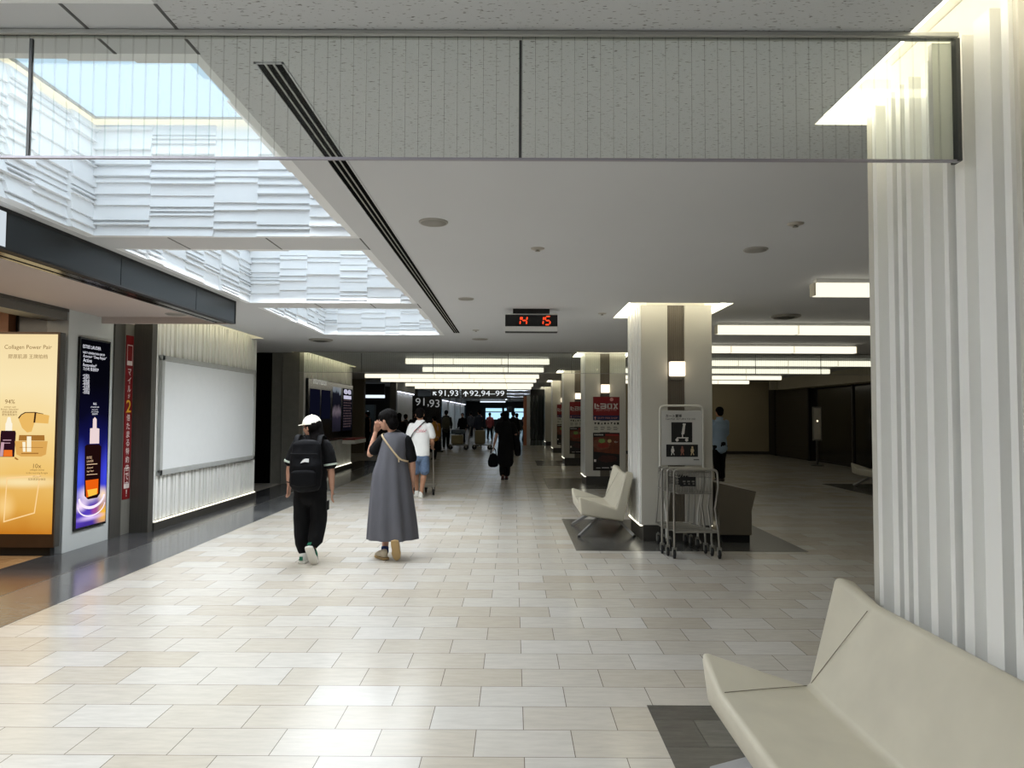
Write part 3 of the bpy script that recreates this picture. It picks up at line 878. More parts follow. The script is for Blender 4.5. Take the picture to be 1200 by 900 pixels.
# ---- red vertical banner
root = thing('red_banner', 'narrow red vertical banner with white Japanese text on the metal jamb', 'banner', (XW, 9.36, 1.5))
mb = MB(); mb.box(XW - .004, XW + .004, 9.272, 9.448, .46, 2.61); part('sheet', mb, mat('banner_red', (122, 14, 20), .45), root)
mb = MB(); mb2 = MB()
txt = 'マイルが2倍たまる特約店です！'
z = 2.17
for ch in txt:
    big = ch == '2'; small = ch == 'が'
    h = .165 if big else (.06 if small else .088)
    tgt = mb2 if big else mb
    z -= h
    put_text(tgt, ch, (XW + .006, 9.36, z), Y, Zd, h=h, w=(.12 if big else (.05 if small else (.025 if ch == '！' else .082))), align='c', bold=.012)
    z -= .022
part('lettering', mb, mat('banner_white', (235, 225, 220), .5), root)
part('numeral', mb2, mat('banner_yellow', (226, 170, 50), .5), root, label='yellow numeral 2')
for zz in (2.215, .60):
    mb = MB()
    for b in ((9.295, 9.425, zz, zz + .012), (9.295, 9.425, zz + .26, zz + .272)): mb.box(XW + .0045, XW + .006, *b)
    for b in ((9.295, 9.302, zz, zz + .272), (9.418, 9.425, zz, zz + .272)): mb.box(XW + .0045, XW + .006, *b)
    mb.box(XW + .0045, XW + .006, 9.30, 9.42, zz + .012, zz + .06)
    part('card_mark', mb, mat('banner_white', (235, 225, 220), .5), root)

# ---- recess between the walls, and the second display wall's things
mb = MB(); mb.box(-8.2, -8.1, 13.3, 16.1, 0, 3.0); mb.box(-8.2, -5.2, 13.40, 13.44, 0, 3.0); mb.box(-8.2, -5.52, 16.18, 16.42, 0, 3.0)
struct('wall_left_recess', mb, mat('recess_depth_shade', (7, 7, 7), .9, spec=.05), 'recess between the two display walls, depth shade in its colour', 'wall')  # near-black wall colour stands in for the shade deep in the recess
mb = MB(); mb.box(-5.25, -4.86, 16.1, 16.42, 0, 3.0); mb.box(-5.50, -5.27, 16.14, 16.42, 0, 3.0)
struct('wall_left_end', mb, mat('grey_brown_panel', (124, 122, 114), .5), 'grey brown panels facing up the hall beside the second display wall', 'wall')
mb = MB(); plane(mb, -8.2, -5.0, 13.3, 15.82, 2.97); struct('ceiling_recess', mb, M_CEIL, 'ceiling over the dark recess', 'ceiling')
root = thing('departure_board', 'black flight information screen unit on the second fluted wall', 'board', (-4.86, 18.5, 1.6))
mb = MB(); mb.box(-4.868, -4.80, 16.6, 21.2, .86, 2.42); part('case', mb, M_BLACK, root, .01)
mb = MB()
for a, b in ((16.75, 17.6), (17.75, 18.6)): mb.box(-4.80, -4.795, a, b, 1.45, 2.18)
part('dark_screen', mb, emit('screen_off_blue', (20, 22, 40), .5), root)
mb = MB(); mb.box(-4.80, -4.795, 18.85, 19.75, 1.10, 2.30); part('lit_screen', mb, poster_emit('advert_screen_b', [(0, (30, 30, 40)), (.3, (50, 46, 60)), (.45, (120, 108, 118)), (.6, (24, 24, 34)), (.86, (30, 32, 44)), (.9, (130, 140, 150)), (1, (150, 155, 160))], .6, -.5, .7, noise_amt=.25, nsc=4), root)
mb = MB(); mb.box(-4.80, -4.795, 19.97, 21.1, 1.10, 2.30); part('list_screen', mb, emit('list_screen_base', (16, 16, 26), .5), root)
mb = MB(); rnd = random.Random(5)
for i in range(11):
    zz = 1.95 - i * .075
    a = 20.05
    while a < 20.95:
        w = rnd.uniform(.05, .2); mb.box(-4.795, -4.793, a, min(a + w, 21.02), zz, zz + .035); a += w + .06
part('list_row', mb, emit('list_rows', (110, 92, 96), .4), root)
mb = MB(); put_text(mb, 'ee', (-4.792, 20.05, 2.14), Y, Zd, w=.9, h=.14, bold=.03); mb.box(-4.795, -4.792, 20.05, 20.98, 2.0, 2.10)
part('list_heading', mb, emit('list_head', (214, 212, 236), .8), root)
mb = MB(); put_text(mb, 'Information', (-4.797, 17.0, 2.30), Y, Zd, w=1.2); part('lettering', mb, emit('info_letters', (200, 200, 190), .7), root)
root = thing('leaflet_shelf', 'small white leaflet shelf with red top under the list screen', 'shelf', (-4.7, 20.7, .75))
mb = MB(); mb.box(-4.82, -4.45, 20.05, 21.5, .73, .84); part('tray', mb, M_WHITE, root, .01)
mb = MB(); mb.box(-4.82, -4.46, 20.07, 21.48, .84, .875); part('red_top', mb, mat('muted_red', (150, 50, 48), .5), root, .004)
# ================================================================== OVERHEAD THINGS
def glass_wire_mat():
    m, nt, out = new_mat('wired_glass')
    L = nt.links
    tc = nt.nodes.new('ShaderNodeTexCoord')
    sp = nt.nodes.new('ShaderNodeSeparateXYZ'); L.new(tc.outputs['Object'], sp.inputs['Vector'])
    d = nt.nodes.new('ShaderNodeMath'); d.operation = 'DIVIDE'; d.inputs[1].default_value = .0467; L.new(sp.outputs['X'], d.inputs[0])
    fr = nt.nodes.new('ShaderNodeMath'); fr.operation = 'FRACT'; L.new(d.outputs[0], fr.inputs[0])
    lt = nt.nodes.new('ShaderNodeMath'); lt.operation = 'LESS_THAN'; lt.inputs[1].default_value = .028; L.new(fr.outputs[0], lt.inputs[0])
    tr = nt.nodes.new('ShaderNodeBsdfTransparent'); tr.inputs['Color'].default_value = (.965, .985, .975, 1)
    gl = nt.nodes.new('ShaderNodeBsdfGlossy'); gl.inputs['Roughness'].default_value = .02
    ge = nt.nodes.new('ShaderNodeNewGeometry'); dt = nt.nodes.new('ShaderNodeVectorMath'); dt.operation = 'DOT_PRODUCT'
    L.new(ge.outputs['Incoming'], dt.inputs[0]); L.new(ge.outputs['Normal'], dt.inputs[1])
    ab = nt.nodes.new('ShaderNodeMath'); ab.operation = 'ABSOLUTE'; L.new(dt.outputs['Value'], ab.inputs[0])
    om = nt.nodes.new('ShaderNodeMath'); om.operation = 'SUBTRACT'; om.inputs[0].default_value = 1; L.new(ab.outputs[0], om.inputs[1])
    pw = nt.nodes.new('ShaderNodeMath'); pw.operation = 'POWER'; pw.inputs[1].default_value = 5; L.new(om.outputs[0], pw.inputs[0])
    fn = nt.nodes.new('ShaderNodeMath'); fn.operation = 'MULTIPLY_ADD'; fn.inputs[1].default_value = .9; fn.inputs[2].default_value = .03; L.new(pw.outputs[0], fn.inputs[0])
    mx = nt.nodes.new('ShaderNodeMixShader'); L.new(fn.outputs[0], mx.inputs[0]); L.new(tr.outputs[0], mx.inputs[1]); L.new(gl.outputs[0], mx.inputs[2])
    df = nt.nodes.new('ShaderNodeBsdfDiffuse'); df.inputs['Color'].default_value = (.10, .11, .11, 1)
    m2 = nt.nodes.new('ShaderNodeMixShader'); m3 = nt.nodes.new('ShaderNodeMath'); m3.operation = 'MULTIPLY'; m3.inputs[1].default_value = .38
    L.new(lt.outputs[0], m3.inputs[0]); L.new(m3.outputs[0], m2.inputs[0]); L.new(mx.outputs[0], m2.inputs[1]); L.new(df.outputs[0], m2.inputs[2])
    L.new(m2.outputs[0], out.inputs['Surface'])
    return m
M_GLASS = glass_wire_mat()
M_SEAM = mat('dark_joint', (52, 54, 54), .5)

def smoke_screen(y, x0, x1, joints, label, post):
    root = thing('glass_smoke_screen', label, 'smoke screen', ((x0 + x1) / 2, y, 2.5))
    js = [x0] + joints + [x1]
    for a, b in zip(js[:-1], js[1:]):
        me = MB(); me.box(a + .005, b - .005, y - .003, y + .003, 2.512, 2.955)
        part('glass_pane', me, M_GLASS, root)
    mb = MB(); mb.box(x0, x1, y - .020, y - .006, 2.952, ZC - .001); mb.box(x0, x1, y + .006, y + .020, 2.952, ZC - .001); mb.box(x0, x1, y - .006, y + .006, 2.958, ZC - .001)
    part('top_rail', mb, M_ALU, root, .003, 1)
    mb = MB(); mb.box(x0, x1, y - .007, y + .007, 2.504, 2.512); part('bottom_edge', mb, mat('edge_trim', (150, 146, 154), .4, .1), root)
    for j in joints:
        mb = MB(); mb.box(j - .005, j + .005, y - .006, y + .006, 2.512, 2.94); part('joint_strip', mb, M_SEAM, root)
    if post:
        mb = MB(); mb.box(x1 - .010, x1 + .004, y - .015, y + .03, 2.505, 2.95); part('end_post', mb, M_SEAM, root)
        mb = MB(); mb.box(x1 - .085, x1 - .016, y + .004, y + .03, 2.513, 2.94); part('end_channel', mb, M_COLP, root)
    return root
smoke_screen(2.50, -3.40, 1.585, [-1.74, .02], 'near glass smoke screen of wired panes hanging from the ceiling', True)
smoke_screen(15.83, -4.8, 9.9, [-3.4, -1.8, -.12, 1.3, 2.9, 4.2, 5.4, 6.86, 8.3], 'second glass smoke screen hanging far down the hall before the bar lights', False)

# long three-slot air diffuser
root = thing('slot_diffuser', 'long three-slot air vent in the ceiling beside the skylights', 'vent', (-.964, 7.4, ZC))
x0, x1, y0, y1 = -1.022, -.906, 2.72, 12.02
mb = MB()
mb.box(x0, x0 + .008, y0, y1, ZC - .006, ZC + .02); mb.box(x1 - .008, x1, y0, y1, ZC - .006, ZC + .02)
mb.box(x0, x1, y0, y0 + .008, ZC - .006, ZC + .02); mb.box(x0, x1, y1 - .008, y1, ZC - .006, ZC + .02)
part('frame', mb, M_CEIL, root)
mb = MB(); mb.box(x0 + .008, x1 - .008, y0 + .008, y1 - .008, ZC - .002, ZC - .001); part('dark_slots', mb, mat('vent_black', (8, 8, 8), .95, spec=.05), root)
for k in (1, 2):
    c = x0 + .008 + (x1 - x0 - .016) * k / 3
    mb = MB(); mb.box(c - .004, c + .004, y0 + .008, y1 - .008, ZC - .006, ZC - .002); part('divider_blade', mb, M_ALU, root)

# round speakers, sprinklers, diffusers
def speaker(x, y, r, label, z=ZC):
    root = thing('ceiling_speaker', label, 'speaker', (x, y, z), 'round ceiling speakers')
    mb = MB(); mb.lathe([(r, 0), (r, -.006), (r * .93, -.012), (r * .88, -.010)], (x, y, z)); part('rim', mb, mat('speaker_rim', (168, 164, 156), .5), root)
    mb = MB(); mb.lathe([(r * .88, -.004), (r * .86, -.012), (r * .5, -.018), (.002, -.02)], (x, y, z)); part('grille', mb, mat('speaker_grille', (150, 147, 140), .8, bump=.4, bscale=300), root)
speaker(-.578, 5.03, .105, 'round speaker in the ceiling nearest the slot vent, the closest of its kind')
speaker(2.00, 5.83, .10, 'round speaker in the ceiling left of the white ridged column')
speaker(-.57, 8.42, .095, 'round speaker in the ceiling left of the hanging clock')
speaker(4.00, 7.7, .13, 'round speaker in the ceiling just behind the nearest bar light')
speaker(-.62, 13.0, .15, 'round plate in the ceiling beyond the clock, before the second smoke screen')
speaker(-4.03, 8.42, .12, 'round speaker in the shop soffit above the white display wall', 2.77)
def sprinkler(x, y, label):
    root = thing('sprinkler', label, 'sprinkler', (x, y, ZC), 'ceiling sprinklers')
    mb = MB(); mb.lathe([(.058, 0), (.056, -.006), (.04, -.012), (.014, -.014)], (x, y, ZC)); part('cover_plate', mb, mat('sprinkler_plate', (176, 170, 160), .4), root)
    mb = MB(); mb.lathe([(.010, -.012), (.010, -.022), (.020, -.024), (.020, -.027), (.004, -.028)], (x, y, ZC)); part('deflector', mb, M_STEEL, root)
sprinkler(2.013, 5.034, 'small round sprinkler above and right of the ceiling speaker, near the ridged column')
sprinkler(.195, 5.83, 'tiny sprinkler in the ceiling above the hanging clock')
sprinkler(1.20, 9.6, 'tiny sprinkler in the ceiling beside the first column recess')
sprinkler(-.62, 11.6, 'tiny sprinkler in the ceiling near the far end of the slot vent')
def diffuser(x, y, r, label):
    root = thing('round_diffuser', label, 'vent', (x, y, ZC), 'round air diffusers')
    mb = MB(); mb.lathe([(r, 0), (r * .98, -.02), (r * .8, -.035), (r * .78, -.012)], (x, y, ZC), n=36); part('outer_ring', mb, mat('diffuser_grey', (150, 146, 138), .5), root)
    mb = MB(); mb.lathe([(r * .62, -.012), (r * .6, -.035), (r * .3, -.05), (.004, -.052)], (x, y, ZC), n=36); part('inner_cone', mb, mat('diffuser_dark', (70, 68, 62), .6), root)
diffuser(3.75, 9.75, .2, 'round air diffuser in the ceiling above the second bar light')
diffuser(2.95, 12.4, .2, 'round air diffuser in the ceiling right of the first column')
diffuser(-3.6, 13.2, .22, 'round air diffuser in the ceiling beyond the last skylight')

# hanging digital clock
cy = 9.226
root = thing('digital_clock', 'digital clock reading 14 15 in red hanging from the ceiling', 'clock', (.23, cy, 2.67))
mb = MB(); mb.box(-.012, .467, cy - .02, cy + .10, 2.908, ZC); part('mount', mb, M_BLACKM, root)
mb = MB(); mb.box(-.112, .572, cy, cy + .14, 2.676, 2.912); part('case', mb, M_WHITE, root, .006)
mb = MB(); mb.box(-.112, .572, cy - .003, cy + .003, 2.742, 2.893); part('face', mb, M_BLACK, root)
mb = MB(); mb.box(-.112, .572, cy + .005, cy + .135, 2.668, 2.676); part('base_strip', mb, M_BLACKM, root)
mb = MB()
def digit(ch, x, z, w, h, t):
    S = {'1': 'bc', '4': 'fgbc', '5': 'afgcd'}[ch]
    yy = cy - .004
    sk = .10
    def seg(xa, za, xb, zb):
        def P(xx, zz): return V((x + xx + (zz) * sk, yy, z + zz))
        d = V((xb - xa, 0, zb - za)); L_ = d.length; d /= L_
        nrm = V((-d.z, 0, d.x)) * t / 2
        g = t * .35
        a = V((xa, 0, za)) + d * g; b = V((xb, 0, zb)) - d * g
        pts = [a, a + d * t / 2 + nrm, b - d * t / 2 + nrm, b, b - d * t / 2 - nrm, a + d * t / 2 - nrm]
        mb.prism([P(p.x, p.z) for p in pts], (0, .002, 0))
    C = {'a': (0, h, w, h), 'b': (w, h, w, h / 2), 'c': (w, h / 2, w, 0), 'd': (0, 0, w, 0), 'e': (0, 0, 0, h / 2), 'f': (0, h, 0, h / 2), 'g': (0, h / 2, w, h / 2)}
    for s in S: seg(*C[s])
for ch, px in (('1', 344), ('4', 383), ('1', 543), ('5', 586)):
    digit(ch, -.112 + (px - 242) / 455 * .684 - (.025 if ch == '1' else 0), 2.765, .065, .108, .017)
part('digits', mb, emit('led_red', (255, 74, 36), 1.6), root, label='red glowing digits')

# linear bar lights
def bar_light(y, x0, nseg, seg, label, flip=False):
    L_ = nseg * seg
    x1 = x0 + L_
    root = thing('bar_light', label, 'ceiling light', ((x0 + x1) / 2, y, 2.8), 'linear bar lights across the ceiling')
    mb = MB(); mb.box(x0 + .03, x1 - .03, y + .012, y + .108, 2.93, ZC); part('mounting_channel', mb, M_WHITE, root)
    for k in range(nseg):
        a = x0 + k * seg
        mb = MB(); mb.box(a + (.018 if k == 0 else .011), a + seg - (.018 if k == nseg - 1 else .011), y, y + .12, 2.80, 2.93)
        part('diffuser', mb, E_BAR, root, .012, 2)
        if k:
            mb = MB(); mb.box(a - .011, a + .011, y + .004, y + .116, 2.804, 2.93); part('joint_sleeve', mb, emit('bar_joint_glow', (255, 246, 214), .8), root)
    for a in (x0, x1 - .016):
        mb = MB(); mb.box(a, a + .016, y + .001, y + .119, 2.801, 2.93); part('end_cap', mb, mat('bar_end_cap', (238, 230, 205), .5), root, .004)
RY = [7.07, 10.49, 13.68, 17.32, 20.47, 24.17, 27.5]
RX1 = [9.1, 9.1, 6.64, 9.15, 9.15, 9.15, 9.15]
RN = [5, 5, 3, 5, 5, 5, 5]
RL = ['nearest bar light on the right, coming out from behind the ridged column', 'second bar light from the nearest on the right side',
      'third bar light on the right, ending short of the ridged column', 'fourth bar light on the right, running behind the ridged column',
      'fifth bar light on the right', 'sixth bar light on the right, before the beige far wall', 'last and shortest looking bar light on the right']
for y, x1, n, l in zip(RY, RX1, RN, RL):
    bar_light(y, x1 - n * (6.09 / 5), n, 6.09 / 5, l)
CY_ = [17.13, 20.36, 24.05, 27.0, 31.2, 34.44]
CL = ['first bar light over the central hall, short, three lamps long', 'second bar light over the central hall, the other short one', 'third bar light over the central hall, the longest looking',
      'fourth bar light over the central hall', 'fifth bar light over the central hall', 'last bar light over the central hall, just above the gate signs']
for i, (y, l) in enumerate(zip(CY_, CL)):
    n = 3 if i < 2 else 5
    seg = 3.51 / 3 if i < 2 else 5.94 / 5
    bar_light(y, .88 - n * seg, n, seg, l)

# hanging gate signs
def gate_sign(x0, x1, y, z0, z1, label, parts_):
    root = thing('gate_sign', label, 'sign', ((x0 + x1) / 2, y, z0))
    mb = MB(); mb.box(x0, x1, y, y + .18, z0, z1); part('case', mb, M_BLACK, root, .01)
    mb = MB()
    for xx in (x0 + .2, x1 - .2): mb.cyl((xx, y + .09, z1 - .01), (xx, y + .09, 2.97), .015, n=8)
    part('hanger_rod', mb, M_BLACKM, root)
    mb = MB()
    for s, xa, xb, h in parts_:
        if s in '↖↑':
            c = V(((xa + xb) / 2, y - .004, (z0 + z1) / 2)); r = (xb - xa) / 2
            d = V((-.7, 0, .7)) if s == '↖' else V((0, 0, 1)); p = V((d.z, 0, -d.x)); t = r * .22
            mb.prism([c - d * r + p * t, c + d * r * .5 + p * t, c + d * r * .5 - p * t, c - d * r - p * t], (0, .003, 0))
            for sg in (1, -1):
                a = c + d * r; b = c + d * r * .1 + p * sg * r * .9
                mb.prism([a, b, b - d * t * 2, a - d * t * 2.4], (0, .003, 0))
        else:
            put_text(mb, s, (xa, y - .004, (z0 + z1) / 2 - h / 2), (1, 0, 0), (0, 0, 1), w=xb - xa, h=h)
    part('lettering', mb, emit('sign_letters', (240, 246, 250), .95), root, label='white lit numerals and arrow')
    return root
gate_sign(-4.19, -2.72, 36, 2.39, 2.84, 'black hanging gate sign reading 91,93 with an arrow', [('↖', -4.12, -3.88, .2), ('91,93', -3.80, -2.80, .33)])
gate_sign(-2.63, -.33, 36, 2.39, 2.84, 'black hanging gate sign reading 92,94-99 with an up arrow', [('↑', -2.56, -2.28, .2), ('92,94–99', -2.22, -.46, .31)])
# floor standing gate sign
root = thing('gate_pylon', 'black standing gate sign with large grey numerals 91,93', 'sign', (-3.62, 29.6, 0))
mb = MB(); mb.box(-4.2, -3.0, 29.6, 29.9, .06, 2.32); part('body', mb, M_BLACK, root, .02)
mb = MB(); mb.box(-4.3, -2.9, 29.5, 30.0, 0, .06); part('base', mb, M_BLACKM, root, .01)
mb = MB(); put_text(mb, '91,', (-4.08, 29.596, 1.88), (1, 0, 0), (0, 0, 1), h=.36, w=.56); put_text(mb, '93', (-3.5, 29.596, 1.86), (1, 0, 0), (0, 0, 1), h=.32, w=.42)
part('lettering', mb, emit('pylon_letters', (170, 172, 172), .6), root)
# ================================================================== RIGHT SIDE AND FAR END
mb = MB(); mb.box(10.0, 10.6, -8, 26.9, 2.56, ZC + .02); mb.box(9.75, 10.6, 26.9, 27.1, 2.56, ZC + .02); struct('trim_12', mb, M_BULK, 'lowered bulkhead along the dark shops on the right', 'bulkhead')
mb = MB(); mb.box(2.6, 10.55, 29.1, 29.3, 0.12, 2.97); struct('wall_right_end', mb, M_BEIGEW, 'plain beige wall closing the right side hall', 'wall')
mb = MB(); mb.box(2.6, 10.55, 29.05, 29.1, 0, .12); struct('baseboard_right', mb, M_PLINTH, 'dark skirting of the beige end wall', 'skirting')
mb = MB(); mb.box(10.45, 10.6, 25.0, 29.3, 0, 2.97); mb.box(10.6, 10.75, -8, 25.2, 0, 2.97); struct('wall_right', mb, M_DARKW, 'dark closed shop fronts on the right', 'wall')
root = thing('shutter_front', 'dark closed shop shutter beside the beige end wall', 'shutter', (10.42, 26.5, 0))
mb = MB()
for i in range(18): mb.box(10.40, 10.44, 25.1, 28.2, .05 + i * .14, .05 + i * .14 + .125)
part('slats', mb, mat('dark_shutter', (58, 52, 44), .5), root)
for q in (25.0, 28.2):
    mb = MB(); mb.box(10.38, 10.46, q, q + .1, 0, 2.6); part('side_frame', mb, M_BLACKM, root)
root = thing('dark_shopfront', 'row of black glass shop doors under the bulkhead', 'shopfront', (10.55, 16, 0))
for y in (9, 11.6, 14.2, 16.8, 19.4, 22.0):
    mb = MB(); mb.box(10.52, 10.56, y + .06, y + 2.54, .08, 2.5); part('glass_panel', mb, M_BLACK, root)
    mb = MB(); mb.box(10.48, 10.58, y - .04, y + .06, 0, 2.56); part('mullion', mb, M_DARKW, root)
mb = MB(); mb.box(10.5, 10.58, 8.96, 24.7, 0, .08); part('sill', mb, M_BLACKM, root)
root = thing('notice_stand', 'slim notice board on a post before the dark shop doors', 'sign', (9.65, 22.6, 0))
mb = MB(); mb.box(9.51, 9.79, 22.58, 22.64, .80, 1.87); part('board', mb, M_STEEL, root, .01)
mb = MB(); mb.box(9.54, 9.76, 22.576, 22.582, .84, 1.83); part('notice', mb, mat('grey_notice', (214, 208, 196), .4), root)
mb = MB(); mb.cyl((9.65, 22.62, .03), (9.65, 22.62, .9), .035); part('post', mb, M_DSTEEL, root)
mb = MB(); mb.lathe([(.2, 0), (.2, .02), (.16, .03), (.04, .035)], (9.65, 22.62, 0)); part('base', mb, M_DSTEEL, root)
mb = MB(); mb.lathe([(.028, 0), (.028, .004), (.002, .005)], (9.65, 22.576, 1.42), (0, -1, 0)); part('lit_dot', mb, emit('spot_glow', (255, 236, 200), 1.5), root)

# left opening beyond the second display wall
mb = MB(); mb.box(-8.2, -6.0, 28.5, 28.8, 0, 2.97); mb.box(-5.25, -4.9, 21.36, 21.5, 0, 2.97)
struct('wall_left_bay', mb, M_BROWNW, 'brown wall of the side bay beyond the information screens', 'wall')
mb = MB(); mb.box(-9, -8.2, 21.3, 38, 0, 2.97); mb.box(-9, -4.9, 36.4, 36.6, 0, 2.97); struct('wall_left_bay_back', mb, M_DARKW, 'dark back wall of the side bay', 'wall')
root = thing('bay_strip_light', 'slanting bluish strip light high in the side bay on the left', 'ceiling light', (-6.6, 33, 2.4))
mb = MB(); mb.box(-7.3, -6.0, 33.0, 33.15, 2.31, 2.45); part('diffuser', mb, E_WHITEL, root, .01)
mb = MB(); mb.box(-7.3, -6.0, 33.0, 33.15, 2.45, 2.97); part('housing', mb, M_DARKW, root)
root = thing('blue_poster', 'dark blue poster on the back wall of the side bay', 'poster', (-5.9, 36.3, 1.6))
mb = MB(); mb.box(-6.15, -5.75, 36.36, 36.4, 1.2, 1.95); part('sheet', mb, mat('navy_poster', (30, 44, 84), .4), root)
mb = MB(); mb.box(-6.1, -5.8, 36.355, 36.36, 1.6, 1.64); mb.box(-6.1, -5.9, 36.355, 36.36, 1.5, 1.53); part('printed_lines', mb, mat('poster_pale', (150, 160, 175), .5), root)
root = thing('glass_cabinet', 'pale glass cabinet with two upright lights in the side bay', 'cabinet', (-7.0, 34, 0))
mb = MB(); mb.box(-7.35, -6.65, 34, 34.4, .05, 2.0); part('body', mb, mat('cabinet_grey', (110, 120, 122), .3), root, .01)
mb = MB(); mb.box(-7.18, -7.13, 33.985, 34, .9, 1.7); mb.box(-6.98, -6.93, 33.985, 34, .9, 1.7); part('upright_light', mb, emit('cool_tube', (215, 235, 245), .8), root)
mb = MB(); mb.box(-7.3, -6.7, 34.03, 34.37, 0, .05); part('plinth', mb, M_BLACKM, root)

# lit white wall panels on the left, far down
def wall_panel(y0, y1, ztop, label, x=-4.87):
    root = thing('lit_wall_panel', label, 'wall panel', (x, (y0 + y1) / 2, 0), 'white lit panels along the far left wall')
    mb = MB(); flutes(mb, (x - .04, y0, 0), (0, 1, 0), (1, 0, 0), y1 - y0, .12, ztop, int(y0 * 7), .04, -.08); part('fluted_face', mb, M_WHITE, root)
    mb = MB(); mb.box(x - .14, x + .03, y0, y1, 0, .12); part('plinth', mb, M_PLINTH, root)
    mb = MB(); mb.box(x + .06, x + .10, y0 + .05, y1 - .05, ztop + .02, ztop + .06); part('top_light', mb, emit('panel_led', (235, 240, 255), 3.0), root)
    mb = MB(); mb.box(x - .16, x + .12, y0 - .02, y1 + .02, ztop + .06, 2.96); part('bulkhead', mb, M_CEILFAR, root)
wall_panel(29.1, 34.2, 2.46, 'widest white lit wall panel on the far left, behind the woman in grey')
mb = MB(); mb.box(-5.0, -4.75, 28.75, 29.05, 0, 2.97); struct('trim_13', mb, M_DSTEEL, 'dark post before the white lit wall panel', 'post')
for a, b, l in ((46.5, 52.5, 'second white lit wall panel, beyond the standing gate sign'), (53.5, 58.5, 'third white lit wall panel far down the left wall'), (59.5, 64.5, 'fourth white lit wall panel far down the left wall'), (65.5, 71, 'last white lit wall panel far down the left wall')):
    wall_panel(a, b, 2.46, l)
mb = MB(); mb.box(-5.3, -5.05, 36.6, 78, 0, 2.95); struct('wall_far_left', mb, M_DARKW, 'dark wall behind the far lit panels', 'wall')
# far end wall with windows
mb = MB()
mb.box(-5.3, -3.0, 77, 77.3, 0, 2.95); mb.box(-3.0, 1.2, 77, 77.3, 2.2, 2.95); mb.box(-3.0, 1.2, 77, 77.3, 0, 1.0); mb.box(1.2, 5, 77, 77.3, 0, 2.95)
struct('wall_end', mb, M_DARKW, 'dark end wall of the hall', 'wall')
mb = MB(); mb.box(-3.0, 1.2, 77.1, 77.14, 1.0, 2.2); struct('window_6', mb, E_WIN, 'bright bluish window at the far end of the hall', 'window')
mb = MB()
for x in (-1.1, -.55, .0): mb.box(x - .12, x + .12, 77.0, 77.1, 1.0, 2.2)
mb.box(-3.0, 1.2, 77.0, 77.1, 1.75, 1.85); struct('trim_14', mb, M_BLACKM, 'dark mullions of the far window', 'window frame')
root = thing('far_strip_light', 'bright white strip light on the ceiling near the far end', 'ceiling light', (-1.8, 62, 2.9))
mb = MB(); mb.box(-2.9, -.7, 62, 62.6, 2.60, 2.72); part('diffuser', mb, E_WHITEL, root); mb = MB(); mb.box(-2.9, -.7, 62.1, 62.5, 2.72, 2.95); part('housing', mb, M_WHITE, root)
root = thing('hanging_notice', 'small black hanging sign near the far end of the hall', 'sign', (.6, 52, 2.0))
mb = MB(); mb.box(.72, 1.35, 52, 52.1, 2.02, 2.32); part('case', mb, M_BLACK, root); mb = MB(); mb.cyl((1.0, 52.05, 2.3), (1.0, 52.05, 2.95), .02); part('hanger_rod', mb, M_BLACKM, root)
mb = MB(); mb.box(.9, 1.2, 51.99, 52, 2.15, 2.26); part('lettering', mb, emit('tiny_letters', (200, 205, 210), .7), root)
root = thing('hanging_notice', 'black square hanging board just below the gate sign at the far end', 'sign', (-.3, 58, 1.8))
mb = MB(); mb.box(-.55, -.05, 58, 58.1, 1.75, 2.2); part('case', mb, M_BLACK, root); mb = MB(); mb.cyl((-.3, 58.05, 2.19), (-.3, 58.05, 2.95), .03); part('hanger_rod', mb, M_BLACKM, root)
# booth on the right past the columns
mb = MB(); mb.box(.52, .68, 36.3, 36.5, 0, 2.5); struct('trim_15', mb, mat('orange_post', (176, 112, 84), .5), 'orange brown post at the corner of the glass booth', 'post')
mb = MB(); mb.box(.68, .86, 36.35, 36.5, 0, 2.55); struct('wall_booth', mb, M_GREYW, 'pale posts of the glass booth on the right', 'wall')
root = thing('glass_booth', 'dark glazed booth standing out on the right near the far end', 'booth', (1.2, 36.4, 0))
for a in (.88, 1.06, 1.24, 1.41):
    mb = MB(); mb.box(a + .03, a + .17, 36.4, 36.43, .25, 2.55); part('glass_panel', mb, mat('dark_booth_glass', (26, 36, 38), .1), root)
    mb = MB(); mb.box(a, a + .03, 36.36, 36.46, .0, 2.86); part('mullion', mb, M_BLACKM, root)
mb = MB(); mb.box(.88, 1.59, 36.4, 36.44, 0.0, .25); part('base_panel', mb, mat('booth_base', (86, 94, 96), .3), root)
mb = MB(); mb.box(.88, 1.59, 36.38, 36.48, 2.55, 2.86); part('head_panel', mb, M_BLACKM, root)
mb = MB(); mb.box(2.6, 2.8, 36.6, 77, 0, 2.95); struct('wall_far_right', mb, M_DARKW, 'dark wall on the right beyond the booth', 'wall')
# surroundings behind the camera
mb = MB(); mb.box(-12, 14, -8.1, -8, 0, 4); struct('wall_back', mb, M_CEIL, 'wall behind the viewer', 'wall')
mb = MB(); mb.box(14, 14.1, -8, 82, 0, 3.2); mb.box(-12.1, -12, -8, 82, 0, 3.2); mb.box(-12, 14, 82, 82.1, 0, 3.2); struct('wall_outer', mb, M_DARKW, 'outer walls of the building', 'wall')
mb = MB(); mb.box(-12.1, 14.1, -8.1, 82.1, 4.6, 4.7); struct('roof', mb, M_DARKW, 'roof above the ceiling void', 'roof')

